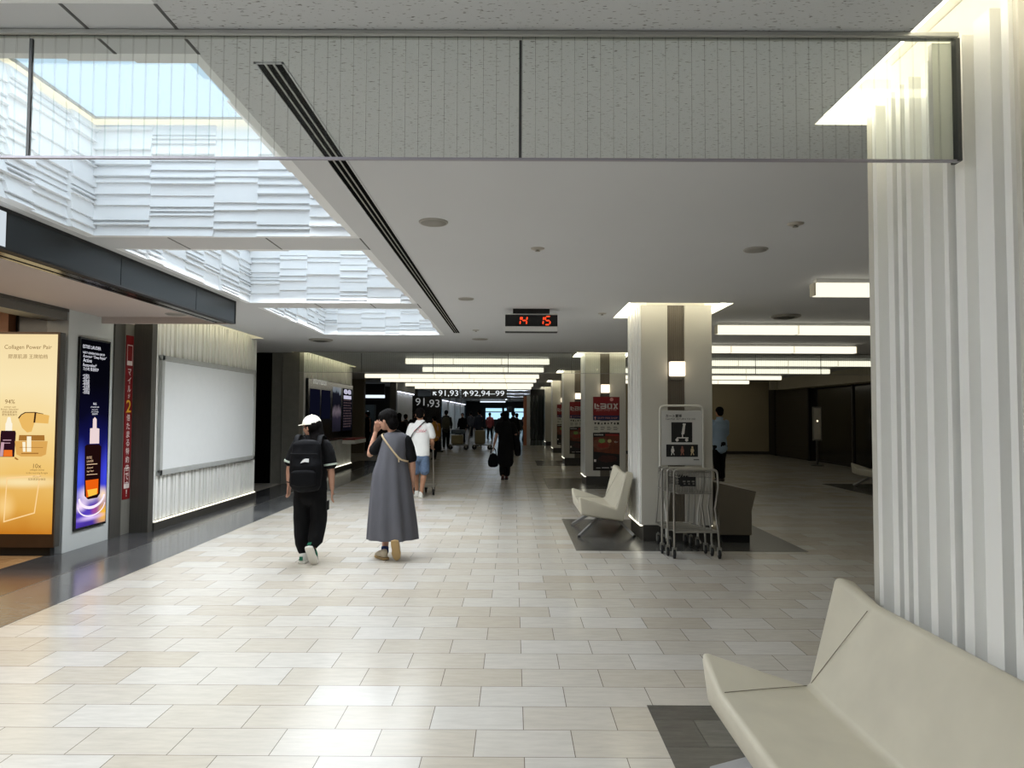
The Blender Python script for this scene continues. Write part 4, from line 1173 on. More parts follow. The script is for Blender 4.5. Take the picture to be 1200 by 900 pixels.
# ================================================================== POSTERS AND WALL LAMPS ON THE COLUMNS
def wall_lamp(y, label):
    root = thing('wall_lamp', label, 'lamp', (2.0715, y - .05, 2.18), 'square wall lamps on the columns')
    mb = MB(); mb.box(1.975, 2.168, y - .10, y - .008, 2.086, 2.272); part('glass_cube', mb, E_LAMP, root, .012, 3)
    mb = MB(); mb.box(1.985, 2.158, y - .012, y + .03, 2.04, 2.28); part('back_plate', mb, M_DSTEEL, root)
lamp_lab = ['', 'glowing square lamp on the column with the cart sign', 'glowing square lamp above the nearest red poster', 'glowing square lamp above the second red poster down the hall', 'glowing square lamp on the fourth column, a thin sliver']
for i in range(1, 5): wall_lamp(COLS_Y[i], lamp_lab[i])
def laox(mb, x0, z0, w, h, y):
    """rounded block letters LAOX"""
    u = w / 16.0
    def r(a, b, c, d): mb.box(x0 + a * u, x0 + b * u, y, y + .002, z0 + c * h, z0 + d * h)
    r(0, 1, .0, 1); r(0, 3.3, 0, .2); r(1.7, 2.5, .42, .85); r(2.5, 3.3, .42, .62)          # l
    r(4, 8, .8, 1); r(7, 8, 0, 1); r(4, 8, 0, .2); r(4, 5, 0, .58); r(4, 8, .42, .6)        # a
    r(8.6, 12, .8, 1); r(8.6, 12, 0, .2); r(8.6, 9.6, 0, 1); r(11, 12, 0, 1)                # o
    for sx in (1, -1):
        c = x0 + 14.3 * u
        mb.prism([V((c - sx * 1.7 * u, y, z0)), V((c - sx * .55 * u, y, z0)), V((c + sx * 1.7 * u, y, z0 + h)), V((c + sx * .55 * u, y, z0 + h))], (0, .002, 0))
def column_posters(y, tag_):
    a, b = 1.802, 2.398
    yy = y - .006
    g = None
    r = thing('red_shop_poster', 'red shop poster with white block letters, ' + tag_, 'poster', (2.1, yy, 1.46), 'red shop posters on the columns')
    mb = MB(); mb.box(a, b, yy, y - .0005, 1.464, 1.994); part('sheet', mb, mat('poster_red', (128, 12, 20), .35), r)
    mb = MB(); mb.box(a, b, yy - .001, yy, 1.464, 1.575); part('blue_band', mb, mat('poster_navy', (24, 26, 74), .35), r)
    mb = MB(); laox(mb, a + .03, 1.72, .535, .125, yy - .003); part('lettering', mb, mat('poster_white', (226, 220, 214), .5), r)
    mb = MB()
    put_text(mb, 'Japan Duty Free', (2.1, yy - .002, 1.665), (1, 0, 0), (0, 0, 1), w=.46, align='c')
    put_text(mb, 'DUTY FREE SHOP', (1.91, yy - .003, 1.50), (1, 0, 0), (0, 0, 1), w=.44, h=.035)
    mb.lathe([(.022, 0), (.022, .001)], (1.85, yy - .003, 1.525), (0, 1, 0), 16); mb.box(1.84, 1.86, yy - .003, yy - .001, 1.48, 1.52)
    mb.lathe([(.04, 0), (.04, .001)], (2.22, yy - .003, 1.935), (0, 1, 0), 20)
    part('small_print', mb, mat('poster_pink', (214, 150, 146), .5), r)
    r = thing('icon_notice', 'white strip of black icons, ' + tag_, 'poster', (2.1, yy, 1.2), 'icon strips on the columns')
    mb = MB(); mb.box(a, b, yy, y - .0005, 1.20, 1.45); part('sheet', mb, M_COLP, r)
    mb = MB(); rnd = random.Random(3)
    for k, s in enumerate(('♥', '■', '▲', '●', '◆', '▼', '♣', '■')):
        put_text(mb, s, (1.83 + k * .073, yy - .002, 1.37), (1, 0, 0), (0, 0, 1), w=.045, h=.05)
    for k in range(4):
        for q in range(3): mb.box(1.825 + k * .145, 1.825 + k * .145 + rnd.uniform(.07, .11), yy - .002, yy, 1.31 - q * .03, 1.32 - q * .03)
    part('icons', mb, mat('ink_dark', (34, 34, 34), .6), r)
    r = thing('food_poster', 'dark poster with a bowl of red food, ' + tag_, 'poster', (2.1, yy, .34), 'food posters on the columns')
    mb = MB(); mb.box(a, b, yy, y - .0005, .335, 1.185); part('sheet', mb, mat('poster_black', (20, 15, 13), .35), r)
    def blob(cx, cz, rx, rz, m_, d, nm, seed=0):
        n = 28; rnd = random.Random(seed)
        pts = []
        for i in range(n):
            k = 1 + .08 * math.sin(i * 2.3 + seed) + .05 * math.sin(i * 5.1)
            pts.append(V((max(a, min(b, cx + rx * k * math.cos(2 * PI * i / n))), yy - d, max(.335, min(1.185, cz + rz * k * math.sin(2 * PI * i / n))))))
        mb = MB(); mb.prism(pts, (0, .001, 0)); part(nm, mb, m_, r)
    mb = MB(); mb.prism([V((a + .02, yy - .001, .76)), V((b, yy - .001, .70)), V((b, yy - .001, 1.13)), V((a, yy - .001, 1.08))], (0, .001, 0)); part('picture_ground', mb, mat('food_orange', (104, 46, 20), .4, var=.3, nscale=9), r)
    blob(1.99, .93, .20, .13, mat('food_bowl', (118, 70, 50), .4, var=.35, nscale=22), .002, 'pictured_bowl', 1)
    blob(2.03, .90, .13, .06, mat('food_red', (138, 44, 30), .35, var=.3, nscale=30), .003, 'pictured_food', 2)
    blob(2.0, 1.0, .075, .05, mat('food_green', (120, 158, 84), .4, var=.3, nscale=40), .004, 'pictured_garnish', 3)
    blob(2.17, 1.0, .045, .04, mat('food_cream', (190, 170, 120), .4, var=.2, nscale=30), .004, 'pictured_garnish', 4)
    blob(2.13, .60, .22, .08, mat('food_brown', (62, 26, 22), .4, var=.4, nscale=20), .002, 'pictured_plate', 5)
    mb = MB()
    [mb.box(1.83 + q * .026, 1.848 + q * .026, yy - .002, yy, 1.125, 1.15) for q in range(8)]
    mb.box(1.87, 1.97, yy - .002, yy, .385, .40); mb.box(2.0, 2.16, yy - .002, yy, .39, .405); mb.box(2.2, 2.24, yy - .002, yy, .39, .43)
    put_text(mb, '旨い', (2.28, yy - .003, .96), (1, 0, 0), (0, 0, 1), w=.08)
    mb.box(1.825, 1.87, yy - .002, yy, .53, .585)
    part('lettering', mb, mat('poster_white', (226, 220, 214), .5), r)
    mb = MB(); mb.box(2.08, b - .02, yy - .0015, yy, 1.115, 1.155); part('red_heading', mb, mat('poster_heading', (170, 40, 34), .5), r)
column_posters(COLS_Y[2], 'nearest of the postered columns')
column_posters(COLS_Y[3], 'second of the postered columns')
column_posters(COLS_Y[4], 'farthest of the postered columns')
for yy_, xx_ in ((44, -1.5), (54, -1.5), (66, -1.5)):  # flat panels added to brighten the far end of the hall
    root = thing('added_panel_light', 'added flat white light panel that brightens the far end of the hall', 'ceiling light', (xx_, yy_, 2.95), 'added far panel lights')
    mb = MB(); mb.box(xx_ - .9, xx_ + .9, yy_ - .6, yy_ + .6, 2.925, 2.935); part('diffuser', mb, emit('far_fill_panel', (222, 234, 246), 6.0), root)
    mb = MB(); mb.box(xx_ - .93, xx_ + .93, yy_ - .63, yy_ + .63, 2.935, 2.95); part('frame', mb, M_WHITE, root)
for yy_ in (41, 48, 56):  # uplights added to brighten the far ceiling
    root = thing('added_uplight_trough', 'added thin dark hanging trough that brightens the far ceiling from below', 'ceiling light', (-1.2, yy_, 2.6), 'added uplight troughs at the far end')
    mb = MB(); mb.box(-3.4, 1.0, yy_, yy_ + .12, 2.60, 2.64); mb.box(-3.4, 1.0, yy_, yy_ + .012, 2.64, 2.67); mb.box(-3.4, 1.0, yy_ + .108, yy_ + .12, 2.64, 2.67); part('trough', mb, M_DSTEEL, root)
    mb = MB(); mb.box(-3.38, .98, yy_ + .02, yy_ + .1, 2.641, 2.65); part('lamp_strip', mb, emit('added_trough_lamp', (214, 228, 246), 60.0), root)
    mb = MB()
    for xx_ in (-3.0, -1.2, .6): mb.cyl((xx_, yy_ + .06, 2.64), (xx_, yy_ + .06, 2.95), .008, n=6)
    part('hanger_rod', mb, M_BLACKM, root)
# ================================================================== BENCHES
M_LEATHER = mat('cream_leatherette', (206, 200, 182), .36, spec=.45, var=.05, nscale=5, bump=.04, bscale=220)
M_SEAM2 = mat('leather_seam', (120, 112, 94), .6)
M_LEG = mat('grey_bench_leg', (128, 127, 125), .4, .1)
def bench(x0, y0, L_, label):
    """x0 = line of the back's top; seat faces -X; runs y0 .. y0 + L_"""
    root = thing('bench', label, 'bench', (x0 - .35, y0 + L_ / 2, 0), 'cream two seat benches beside the columns')
    y1 = y0 + L_
    ins = .21
    def P(x, y, z): return V((x0 + x, y, z))
    TH = .115
    # section points at each station: seat front, joint, back top (upper surface)
    st = [(y0, (-.62, .545), (-.135, .385), (-.01, .88)),
          (y0 + ins, (-.60, .425), (-.135, .375), (.065, .80)),
          (y1 - ins, (-.60, .425), (-.135, .375), (.065, .80)),
          (y1, (-.62, .545), (-.135, .385), (-.01, .88))]
    bm = bmesh.new()
    top = []
    for y, F, J, T in st:
        top.append([bm.verts.new(P(F[0], y, F[1])), bm.verts.new(P(J[0], y, J[1])), bm.verts.new(P(T[0], y, T[1]))])
    bot = []
    for y, F, J, T in st:
        end = y in (y0, y1)
        bot.append([bm.verts.new(P(F[0] + .03, y, .27 if not end else .30)), bm.verts.new(P(J[0] + .10, y, .215)), bm.verts.new(P(max(T[0], .04) + .055, y, T[1] - .03))])
    # the wing folds: each end facet is a triangle that meets at the end of the joint line
    for a, b, wing in ((0, 1, 1), (1, 2, 0), (2, 3, 2)):
        A, B = top[a], top[b]
        if wing == 1:
            bm.faces.new((A[0], B[0], A[1])); bm.faces.new((B[0], B[1], A[1])); bm.faces.new((A[1], B[1], B[2])); bm.faces.new((A[1], B[2], A[2]))
        elif wing == 2:
            bm.faces.new((A[0], B[0], B[1])); bm.faces.new((A[0], B[1], A[1])); bm.faces.new((A[1], B[1], A[2])); bm.faces.new((B[1], B[2], A[2]))
        else:
            bm.faces.new((A[0], B[0], B[1], A[1])); bm.faces.new((A[1], B[1], B[2], A[2]))
        C, D = bot[a], bot[b]
        bm.faces.new((C[0], C[1], D[1], D[0])); bm.faces.new((C[1], C[2], D[2], D[1]))
        bm.faces.new((A[0], C[0], D[0], B[0])); bm.faces.new((A[2], B[2], D[2], C[2]))
    for k in (0, 3):
        A, C = top[k], bot[k]
        bm.faces.new((A[0], A[1], C[1], C[0])); bm.faces.new((A[1], A[2], C[2], C[1]))
    bmesh.ops.recalc_face_normals(bm, faces=bm.faces)
    es = [e for e in bm.edges if len(e.link_faces) == 2 and e.calc_face_angle(0) > .55]
    bmesh.ops.bevel(bm, geom=es, offset=.03, segments=5, profile=.5, affect='EDGES', clamp_overlap=True)
    off = wloc(root)
    me = bpy.data.meshes.new('shell')
    for v in bm.verts: v.co -= off
    bm.to_mesh(me); bm.free()
    me.polygons.foreach_set('use_smooth', [True] * len(me.polygons))
    try:
        me.set_sharp_from_angle(angle=math.radians(38))
    except Exception: pass
    me.materials.append(M_LEATHER)
    o = bpy.data.objects.new('seat_shell', me); COL.objects.link(o); o.parent = root; WL[o.name] = off.copy()
    mb = MB()
    for k, e in ((1, 0), (2, 3)):
        y, F, J, T = st[k]; ye, Fe, Je, Te = st[e]
        sg = 1
        a = P(F[0] + .03, y, F[1] + .001); j = P(Je[0], ye, Je[1] + .004); t = P(T[0] - .025, y, T[1] - .03)
        jj = j.lerp(P(J[0], y, J[1] + .004), .12)
        mb.tube([a, a.lerp(jj, .5) + V((0, 0, .001)), jj], .0016, 6)
        mb.tube([jj, jj.lerp(t, .5) + V((-.001, 0, 0)), t], .0016, 6)
    part('seam', mb, M_SEAM2, root, label='stitched seam lines of the folded ends')
    def bar(a, b, w=.08, t=.018):
        a, b = V(a), V(b); d = (b - a).normalized(); s = V((0, 1, 0)); s = (s - d * s.dot(d)).normalized(); n = d.cross(s)
        mb = MB(); vs = [a + s * w / 2 * i + n * t * j for i, j in ((-1, -1), (1, -1), (1, 1), (-1, 1))]
        mb.prism(vs, b - a)
        return mb
    for yy in (y0 + .09, y1 - .09):
        ycen = y0 + L_ / 2 + (yy - (y0 + L_ / 2)) * .55
        part('leg', bar((x0 - .28, ycen, .26), (x0 - .60, yy, .018)), M_LEG, root, .004)
        part('leg', bar((x0 - .12, ycen, .26), (x0 + .115, yy, .018)), M_LEG, root, .004)
    for yy, xx in ((y0 + .09, -.60), (y1 - .09, -.60), (y0 + .09, .115), (y1 - .09, .115)):
        mb = MB(); mb.cyl((x0 + xx, yy, .003), (x0 + xx, yy, .02), .02); part('foot_pad', mb, M_RUBBER, root)
    mb = MB(); mb.box(x0 - .36, x0 - .06, y0 + .22, y1 - .22, .205, .245); part('under_beam', mb, M_LEG, root)
    return root
bench(1.47, 1.85, 1.42, 'nearest cream bench in the lower right corner, cut by the frame')
bench(1.465, 9.22, 1.20, 'small cream bench beside the column with the cart sign')
bench(8.30, 15.0, 1.25, 'pale bench far off in the dark at the right, half hidden by the ridged column')

# ================================================================== CART RETURN SIGN, CARTS, LOW BOX
root = thing('cart_return_sign', 'white tube-framed cart return sign standing against the column', 'sign', (2.1, 8.9, 0))
ty = 8.90
M_TUBE = mat('white_tube', (222, 220, 212), .4)
def rounded(pts, r=.06, k=5):
    out = [V(pts[0])]
    for i in range(1, len(pts) - 1):
        a, b, c = V(pts[i - 1]), V(pts[i]), V(pts[i + 1])
        d0 = (a - b).normalized(); d1 = (c - b).normalized()
        rr = min(r, (a - b).length * .45, (c - b).length * .45)
        s, e = b + d0 * rr, b + d1 * rr
        for j in range(k + 1):
            t = j / k
            out.append(s * (1 - t) ** 2 + b * 2 * t * (1 - t) + e * t * t)
    out.append(V(pts[-1]))
    return out
mb = MB()
mb.tube(rounded([(1.912, ty, .03), (1.912, ty, .375), (1.834, ty, .77), (1.834, ty, 1.712), (2.372, ty, 1.712), (2.372, ty, .77), (2.30, ty, .375), (2.30, ty, .03)], .07), .014, 10)
part('tube_frame', mb, M_TUBE, root)
mb = MB()
mb.tube([(1.80, ty - .24, .055), (1.912, ty, .06), (1.93, ty + .06, .05)], .014, 8); mb.tube([(2.27, ty - .24, .055), (2.30, ty, .06), (2.30, ty + .06, .05)], .014, 8)
part('foot_tube', mb, M_TUBE, root)
mb = MB(); mb.box(1.853, 2.361, ty - .012, ty + .004, .97, 1.652); part('panel', mb, mat('sign_panel_grey', (205, 204, 200), .4, var=.01), root, .004, 1)
yy = ty - .014
X_ = (1, 0, 0); Z_ = (0, 0, 1)
mb = MB()
put_text(mb, 'カート置場', (1.905, yy, 1.565), X_, Z_, w=.20, bold=.02)
put_text(mb, 'Cart Pull  RETURN TO USE', (1.905, yy, 1.535), X_, Z_, w=.37, h=.022)
put_text(mb, 'Narita', (2.25, yy, 1.035), X_, Z_, w=.06) if False else None
mb.box(2.25, 2.32, yy, yy + .002, 1.035, 1.045)
part('lettering', mb, mat('ink_black', (24, 24, 24), .5), root)
mb = MB(); mb.box(1.975, 2.235, yy, yy + .002, 1.255, 1.505); part('black_square', mb, M_BLACKM, root)
mb = MB(); mb.box(1.91, 2.305, yy, yy + .002, 1.075, 1.228); part('black_strip', mb, M_BLACKM, root)
y2 = yy - .002
mb = MB()
def pl(pts): mb.prism([V((p[0], y2, p[1])) for p in pts], (0, .0015, 0))
pl([(2.10, 1.355), (2.135, 1.355), (2.15, 1.475), (2.12, 1.475)]); pl([(2.115, 1.475), (2.155, 1.475), (2.152, 1.49), (2.118, 1.49)])
pl([(2.04, 1.305), (2.19, 1.305), (2.185, 1.318), (2.045, 1.318)]); pl([(2.107, 1.318), (2.12, 1.318), (2.12, 1.357), (2.107, 1.357)])
for cx, cz in ((2.045, 1.285), (2.165, 1.285)):
    pl([(cx + .02 * math.cos(q * PI / 6), cz + .02 * math.sin(q * PI / 6)) for q in range(12)])
part('cart_symbol', mb, mat('icon_white', (220, 218, 212), .5), root)
def small_person(cx, m_, nm):
    global mb
    mb = MB()
    pl([(cx + .012 * math.cos(q * PI / 5), 1.195 + .012 * math.sin(q * PI / 5)) for q in range(10)])
    pl([(cx - .016, 1.18), (cx + .014, 1.182), (cx + .022, 1.15), (cx + .01, 1.125), (cx - .014, 1.125), (cx - .022, 1.15)])
    pl([(cx - .014, 1.128), (cx - .002, 1.128), (cx - .01, 1.095), (cx - .022, 1.095)]); pl([(cx + .002, 1.128), (cx + .013, 1.128), (cx + .024, 1.1), (cx + .012, 1.097)])
    part(nm, mb, m_, root)
small_person(1.99, mat('icon_white', (220, 218, 212), .5), 'pictogram')
small_person(2.11, mat('icon_brown', (150, 96, 80), .5), 'pictogram')
small_person(2.235, mat('icon_cream', (210, 190, 150), .5), 'pictogram')

def cart():
    root = thing('shopping_cart', 'front shopping cart of the nested row by the column', 'cart', (2.04, 7.98, 0), 'nested shopping carts')
    x0, x1, y = 1.800, 2.282, 7.98
    r = .0125
    # front hoop: uprights and handle bar
    mb = MB(); mb.tube(rounded([(x0, y, .10), (x0, y, .985), (x1, y, .985), (x1 + .015, y + .01, .80), (x1 - .02, y + .02, .55)], .05), r, 8)
    part('handle_hoop', mb, M_CHROME, root)
    mb = MB(); mb.tube(rounded([(x1 - .02, y + .02, .56), (x1 + .01, y, .30), (x1 + .02, y, .10)], .05), r, 8)
    mb.tube([(x0, y, .295), (x1 + .008, y, .295)], r, 8)
    mb.tube(rounded([(x0 + .01, y, .30), (x0 + .05, y + .62, .26), (x1 - .05, y + .62, .26), (x1 + .005, y, .30)], .06), r * .9, 8)
    for k in (1, 2, 3, 4): mb.tube([(x0 + .01 + .008 * k, y + .124 * k, .293 - .006 * k), (x1 - .01 * k, y + .124 * k, .293 - .006 * k)], .006, 6)
    part('base_frame', mb, M_CHROME, root)
    mb = MB(); mb.tube([(x0 + .04, y + .55, .26), (x0 + .06, y + .40, .97)], r * .9, 8); mb.tube([(x1 - .05, y + .55, .26), (x1 - .06, y + .40, .97)], r * .9, 8)
    part('rear_post', mb, M_CHROME, root)
    # wire basket
    mb = MB(); w = .0028
    zt, zb = .955, .715
    a, b, yb, yc = x0 + .045, x1 - .06, y + .015, y + .43
    for z in (zt, .90, zb): mb.tube([(a, yb, z), (b, yb, z), (b, yc, z), (a, yc, z), (a, yb, z)], w * 1.5, 6)
    n = 13
    for k in range(n + 1):
        x = a + (b - a) * k / n
        mb.tube([(x, yb, zt), (x, yb, zb), (x, yc, zb), (x, yc, zt)], w, 5)
    for k in range(1, 9):
        yk = yb + (yc - yb) * k / 9
        mb.tube([(a, yk, zt), (a, yk, zb), (b, yk, zb), (b, yk, zt)], w, 5)
    part('wire_basket', mb, M_CHROME, root)
    mb = MB(); mb.box(x0 + .07, x0 + .245, y + .008, y + .013, .80, .905); part('plate', mb, M_BLACKM, root)
    mb = MB()
    for k in range(3):
        xx = x0 + .10 + k * .05
        mb.box(xx, xx + .03, y + .005, y + .009, .845, .862); mb.box(xx + .01, xx + .03, y + .005, y + .009, .82, .832)
    part('plate_marks', mb, mat('plate_grey', (120, 118, 112), .5), root)
    for xx, yk, rr in ((x0, y, .047), (x1 + .02, y, .047), (x0 + .07, y + .56, .06), (x1 - .08, y + .56, .06)):
        mb = MB(); mb.lathe([(rr * .55, -.014), (rr, -.010), (rr, .010), (rr * .55, .014)], (xx, yk, rr), (1, 0, 0), 20)
        wh = part('wheel', mb, M_RUBBER, root)
        mb = MB(); mb.box(xx - .022, xx - .016, yk - .02, yk + .02, rr * .8, rr + .07); mb.box(xx + .016, xx + .022, yk - .02, yk + .02, rr * .8, rr + .07); mb.box(xx - .022, xx + .022, yk - .02, yk + .02, rr + .06, rr + .075); mb.cyl((xx, yk, rr + .07), (xx, yk, max(.12, rr + .09)), .012, n=8)
        part('fork', mb, M_STEEL, wh)
    return root
c0 = cart()
dup(c0, (2.00, 8.13, 0), 'middle shopping cart of the nested row, just behind the front one')
dup(c0, (1.965, 8.27, 0), 'rearmost shopping cart of the nested row, nearest the cart return sign')

root = thing('low_box', 'low brown angular box on the floor right of the shopping carts', 'box', (2.8, 9.3, 0))
mb = MB()
f = [(2.575, .10), (2.985, .10), (2.985, .40), (3.043, .643), (2.575, .745)]
yb0, yb1 = 8.93, 9.75
mb.prism([V((p[0], yb0, p[1])) for p in f], (0, yb1 - yb0, 0)); part('body', mb, mat('brown_grey_laminate', (104, 96, 82), .45, var=.04, nscale=2), root, .008)
mb = MB(); mb.box(2.62, 2.97, yb0 + .04, yb1 - .04, .002, .10); part('plinth', mb, M_BLACKM, root)
mb = MB(); mb.prism([V((2.58, yb0 - .002, .742)), V((3.038, yb0 - .002, .643)), V((3.036, yb0 - .002, .636)), V((2.58, yb0 - .002, .735))], (0, .002, 0)); part('top_edge', mb, mat('box_edge', (84, 74, 60), .5), root)

# ================================================================== LUGGAGE AT THE FAR END
def suitcase(x, y, z, w, h, d, m, label):
    root = thing('suitcase', label, 'suitcase', (x, y, z), 'suitcases on the far trolleys')
    mb = MB(); mb.box(x - w / 2, x + w / 2, y - d / 2, y + d / 2, z + .012, z + h); part('shell', mb, m, root, .05, 3)
    mb = MB()
    for k in (-.3, -.1, .1, .3): mb.box(x + k * w - .01, x + k * w + .01, y - d / 2 - .004, y + d / 2 + .004, z + .06, z + h - .06)
    part('ribs', mb, m, root)
    mb = MB(); mb.tube([(x - .1, y, z + h - .005), (x - .1, y, z + h + .03), (x + .1, y, z + h + .03), (x + .1, y, z + h - .005)], .012, 6); part('handle', mb, M_BLACKM, root)
    mb = MB()
    for sx in (-1, 1):
        mb.box(x + sx * w * .38 - .02, x + sx * w * .38 + .02, y - .04, y + .04, z, z + .02)
    part('wheel', mb, M_RUBBER, root)
def trolley(x, y, label):
    root = thing('luggage_trolley', label, 'trolley', (x, y, 0), 'luggage trolleys at the far end')
    mb = MB(); mb.box(x - .42, x + .42, y - .32, y + .32, .20, .24); part('platform', mb, M_STEEL, root, .01)
    mb = MB(); mb.tube(rounded([(x + .42, y - .28, .22), (x + .52, y - .28, 1.0), (x + .52, y + .28, 1.0), (x + .42, y + .28, .22)], .06), .016, 8); part('handle_frame', mb, M_CHROME, root)
    for sx, sy in ((-.36, 0), (.34, -.27), (.34, .27)):
        mb = MB(); mb.lathe([(.05, -.02), (.1, -.016), (.1, .016), (.05, .02)], (x + sx, y + sy, .1), (0, 1, 0), 16); w = part('wheel', mb, M_RUBBER, root)
        mb = MB(); mb.box(x + sx - .03, x + sx + .03, y + sy - .03, y + sy + .03, .1, .21); part('fork', mb, M_STEEL, w)
M_CASE1 = mat('case_tan', (140, 130, 98), .45); M_CASE2 = mat('case_olive', (128, 120, 92), .45); M_CASE3 = mat('case_blue_grey', (70, 84, 96), .4)
trolley(-2.42, 31.6, 'luggage trolley with a tan suitcase, left of the other trolley')
suitcase(-2.48, 31.6, .24, .52, .42, .5, M_CASE1, 'tan suitcase on the left trolley down the hall')
suitcase(-2.45, 31.6, .69, .6, .2, .45, M_CASE3, 'blue grey bag-like case lying on top of the tan suitcase')
trolley(-1.38, 31.9, 'luggage trolley with an olive suitcase, right of the other trolley')
suitcase(-1.48, 31.9, .24, .46, .62, .5, M_CASE2, 'olive suitcase on the right trolley down the hall')
# ================================================================== PEOPLE
M_SKIN = mat('skin', (186, 140, 117), .5, var=.05, nscale=12)
M_SKIN2 = mat('skin_tan', (172, 126, 98), .5, var=.05, nscale=12)
M_HAIR = mat('black_hair', (13, 11, 11), .8, spec=.08, var=.3, nscale=30, stretch=(6, 6, 1))
M_BLKC = mat('black_cloth', (14, 14, 16), .9, spec=.2, var=.2, nscale=10)
M_NAVYC = mat('dark_navy_nylon', (9, 10, 14), .7, spec=.15, var=.2, nscale=10)
M_GREYC = mat('charcoal_dress_cloth', (88, 88, 95), .85, var=.08, nscale=6, stretch=(3, 3, .5))
M_WHITEC = mat('white_cotton', (236, 236, 234), .8, var=.03, nscale=6)
M_DENIM = mat('blue_denim', (92, 112, 140), .8, var=.12, nscale=25)
M_BLUEC = mat('pale_blue_shirt', (150, 172, 196), .8, var=.05, nscale=6)
M_CAP = mat('off_white_cap', (234, 230, 214), .8, var=.05, nscale=12)
M_SOLE = mat('tan_sole', (170, 142, 96), .7, var=.1)
M_SHOEB = mat('beige_canvas', (200, 188, 164), .8, var=.05)
M_SOLEW = mat('white_sole', (222, 220, 212), .6)
M_SHOEW = mat('white_leather', (230, 228, 222), .5)
M_GREEN = mat('green_patch', (24, 104, 78), .6)
M_SHOEK = mat('dark_shoe', (38, 26, 24), .5)
M_STRAP = mat('beige_strap', (188, 168, 136), .7)

def frame_of(f, up=(0, 0, 1)):
    f = V(f).normalized(); u = V(up); u = (u - f * u.dot(f)).normalized(); r = f.cross(u)
    return r, f, u
def head_geo(mb, c, f, up=(0, 0, 1), k=1.0):
    r, f, u = frame_of(f, up); c = V(c)
    R = Matrix((r, f, u)).transposed()
    P = lambda a, b, d: c + (r * a + f * b + u * d) * k
    mb.ell(P(0, -.012, .022), (.076 * k, .094 * k, .092 * k), R)
    mb.ell(P(0, .030, -.035), (.060 * k, .062 * k, .078 * k), R)
    mb.ell(P(0, .052, -.085), (.034 * k, .034 * k, .026 * k), R)          # chin
    mb.ell(P(0, .066, .020), (.052 * k, .028 * k, .022 * k), R)           # brow
    otube(mb, [P(0, .088, .008), P(0, .106, -.028)], [.010 * k, .014 * k], 10)    # nose
    for s in (-1, 1):
        mb.ell(P(s * .034, .064, -.030), (.024 * k, .024 * k, .024 * k), R)  # cheeks
        mb.ell(P(s * .074, -.008, -.012), (.009 * k, .020 * k, .031 * k), R, 12, 8)  # ears
    mb.ell(P(0, .088, -.055), (.026 * k, .012 * k, .010 * k), R, 12, 8)       # lips
def face_parts(root, c, f, up=(0, 0, 1), k=1.0):
    r, f, u = frame_of(f, up); c = V(c)
    R = Matrix((r, f, u)).transposed()
    P = lambda a, b, d: c + (r * a + f * b + u * d) * k
    for s in (-1, 1):
        mb = MB(); mb.ell(P(s * .031, .082, .000), (.012 * k, .008 * k, .007 * k), R, 12, 8); part('eye', mb, mat('eye_dark', (40, 30, 28), .2), root)
        mb = MB(); mb.tube([P(s * .015, .093, .018), P(s * .035, .090, .022), P(s * .05, .078, .016)], .004 * k, 6); part('eyebrow', mb, M_HAIR, root)
    mb = MB(); mb.ell(P(0, .096, -.056), (.021 * k, .006 * k, .006 * k), R, 12, 8); part('lips', mb, mat('lips_rose', (160, 92, 86), .5), root)
def hand_geo(mb, w, d, side, k=1.0, curl=.35, spread=1.0, thumb=1):
    """w wrist, d pointing direction, side = direction across the palm towards the thumb"""
    w = V(w); d = V(d).normalized(); s = V(side); s = (s - d * s.dot(d)).normalized(); n = d.cross(s)
    if thumb < 0: n = -n
    otube(mb, [w, w + d * .045 * k, w + d * .082 * k], [(.024 * k, .017 * k), (.036 * k, .014 * k), (.038 * k, .012 * k)], 14, tuple(s))
    for i, (off, L_) in enumerate(((.028, .068), (.010, .076), (-.009, .070), (-.027, .054))):
        b = w + d * .080 * k + s * off * k
        dd = (d + s * off * 3.2 * spread).normalized()
        p1 = b + dd * L_ * .45 * k
        d2 = (dd + n * curl).normalized(); p2 = p1 + d2 * L_ * .32 * k
        d3 = (d2 + n * curl * 1.3).normalized(); p3 = p2 + d3 * L_ * .26 * k
        otube(mb, [b, p1, p2, p3], [.0088 * k, .0082 * k, .0076 * k, .0062 * k], 8)
    b = w + d * .03 * k + s * .026 * k
    dt = (d * .75 + s * .75 + n * .25).normalized()
    otube(mb, [b, b + dt * .035 * k, b + dt * .035 * k + (dt + d * .7 + n * .2).normalized() * .03 * k], [.012 * k, .0095 * k, .0075 * k], 8)
def arm_geo(mb, sh, el, wr, k=1.0):
    sh, el, wr = V(sh), V(el), V(wr)
    otube(mb, [sh, sh.lerp(el, .35), sh.lerp(el, .75), el], [.050 * k, .046 * k, .040 * k, .037 * k])
    otube(mb, [el, el.lerp(wr, .25), el.lerp(wr, .7), wr], [.036 * k, .038 * k, .030 * k, .024 * k])
def leg_geo(mb, hip, kn, an, k=1.0):
    hip, kn, an = V(hip), V(kn), V(an)
    otube(mb, [hip, hip.lerp(kn, .4), hip.lerp(kn, .8), kn], [.085 * k, .076 * k, .058 * k, .052 * k])
    otube(mb, [kn, kn.lerp(an, .25) + V((0, -.012, 0)), kn.lerp(an, .7), an], [.050 * k, .054 * k, .040 * k, .034 * k])
def foot_geo(mb, an, heel, f, u, L_=.23):
    heel = V(heel); f = V(f).normalized(); u = V(u).normalized()
    otube(mb, [V(an), heel + u * .06 + f * .04], [.034, .036])
    otube(mb, [heel + u * .04 + f * .03, heel + u * .045 + f * .11, heel + u * .028 + f * (L_ - .03)], [(.032, .034), (.036, .036), (.034, .022)], 12, tuple(f.cross(u)))
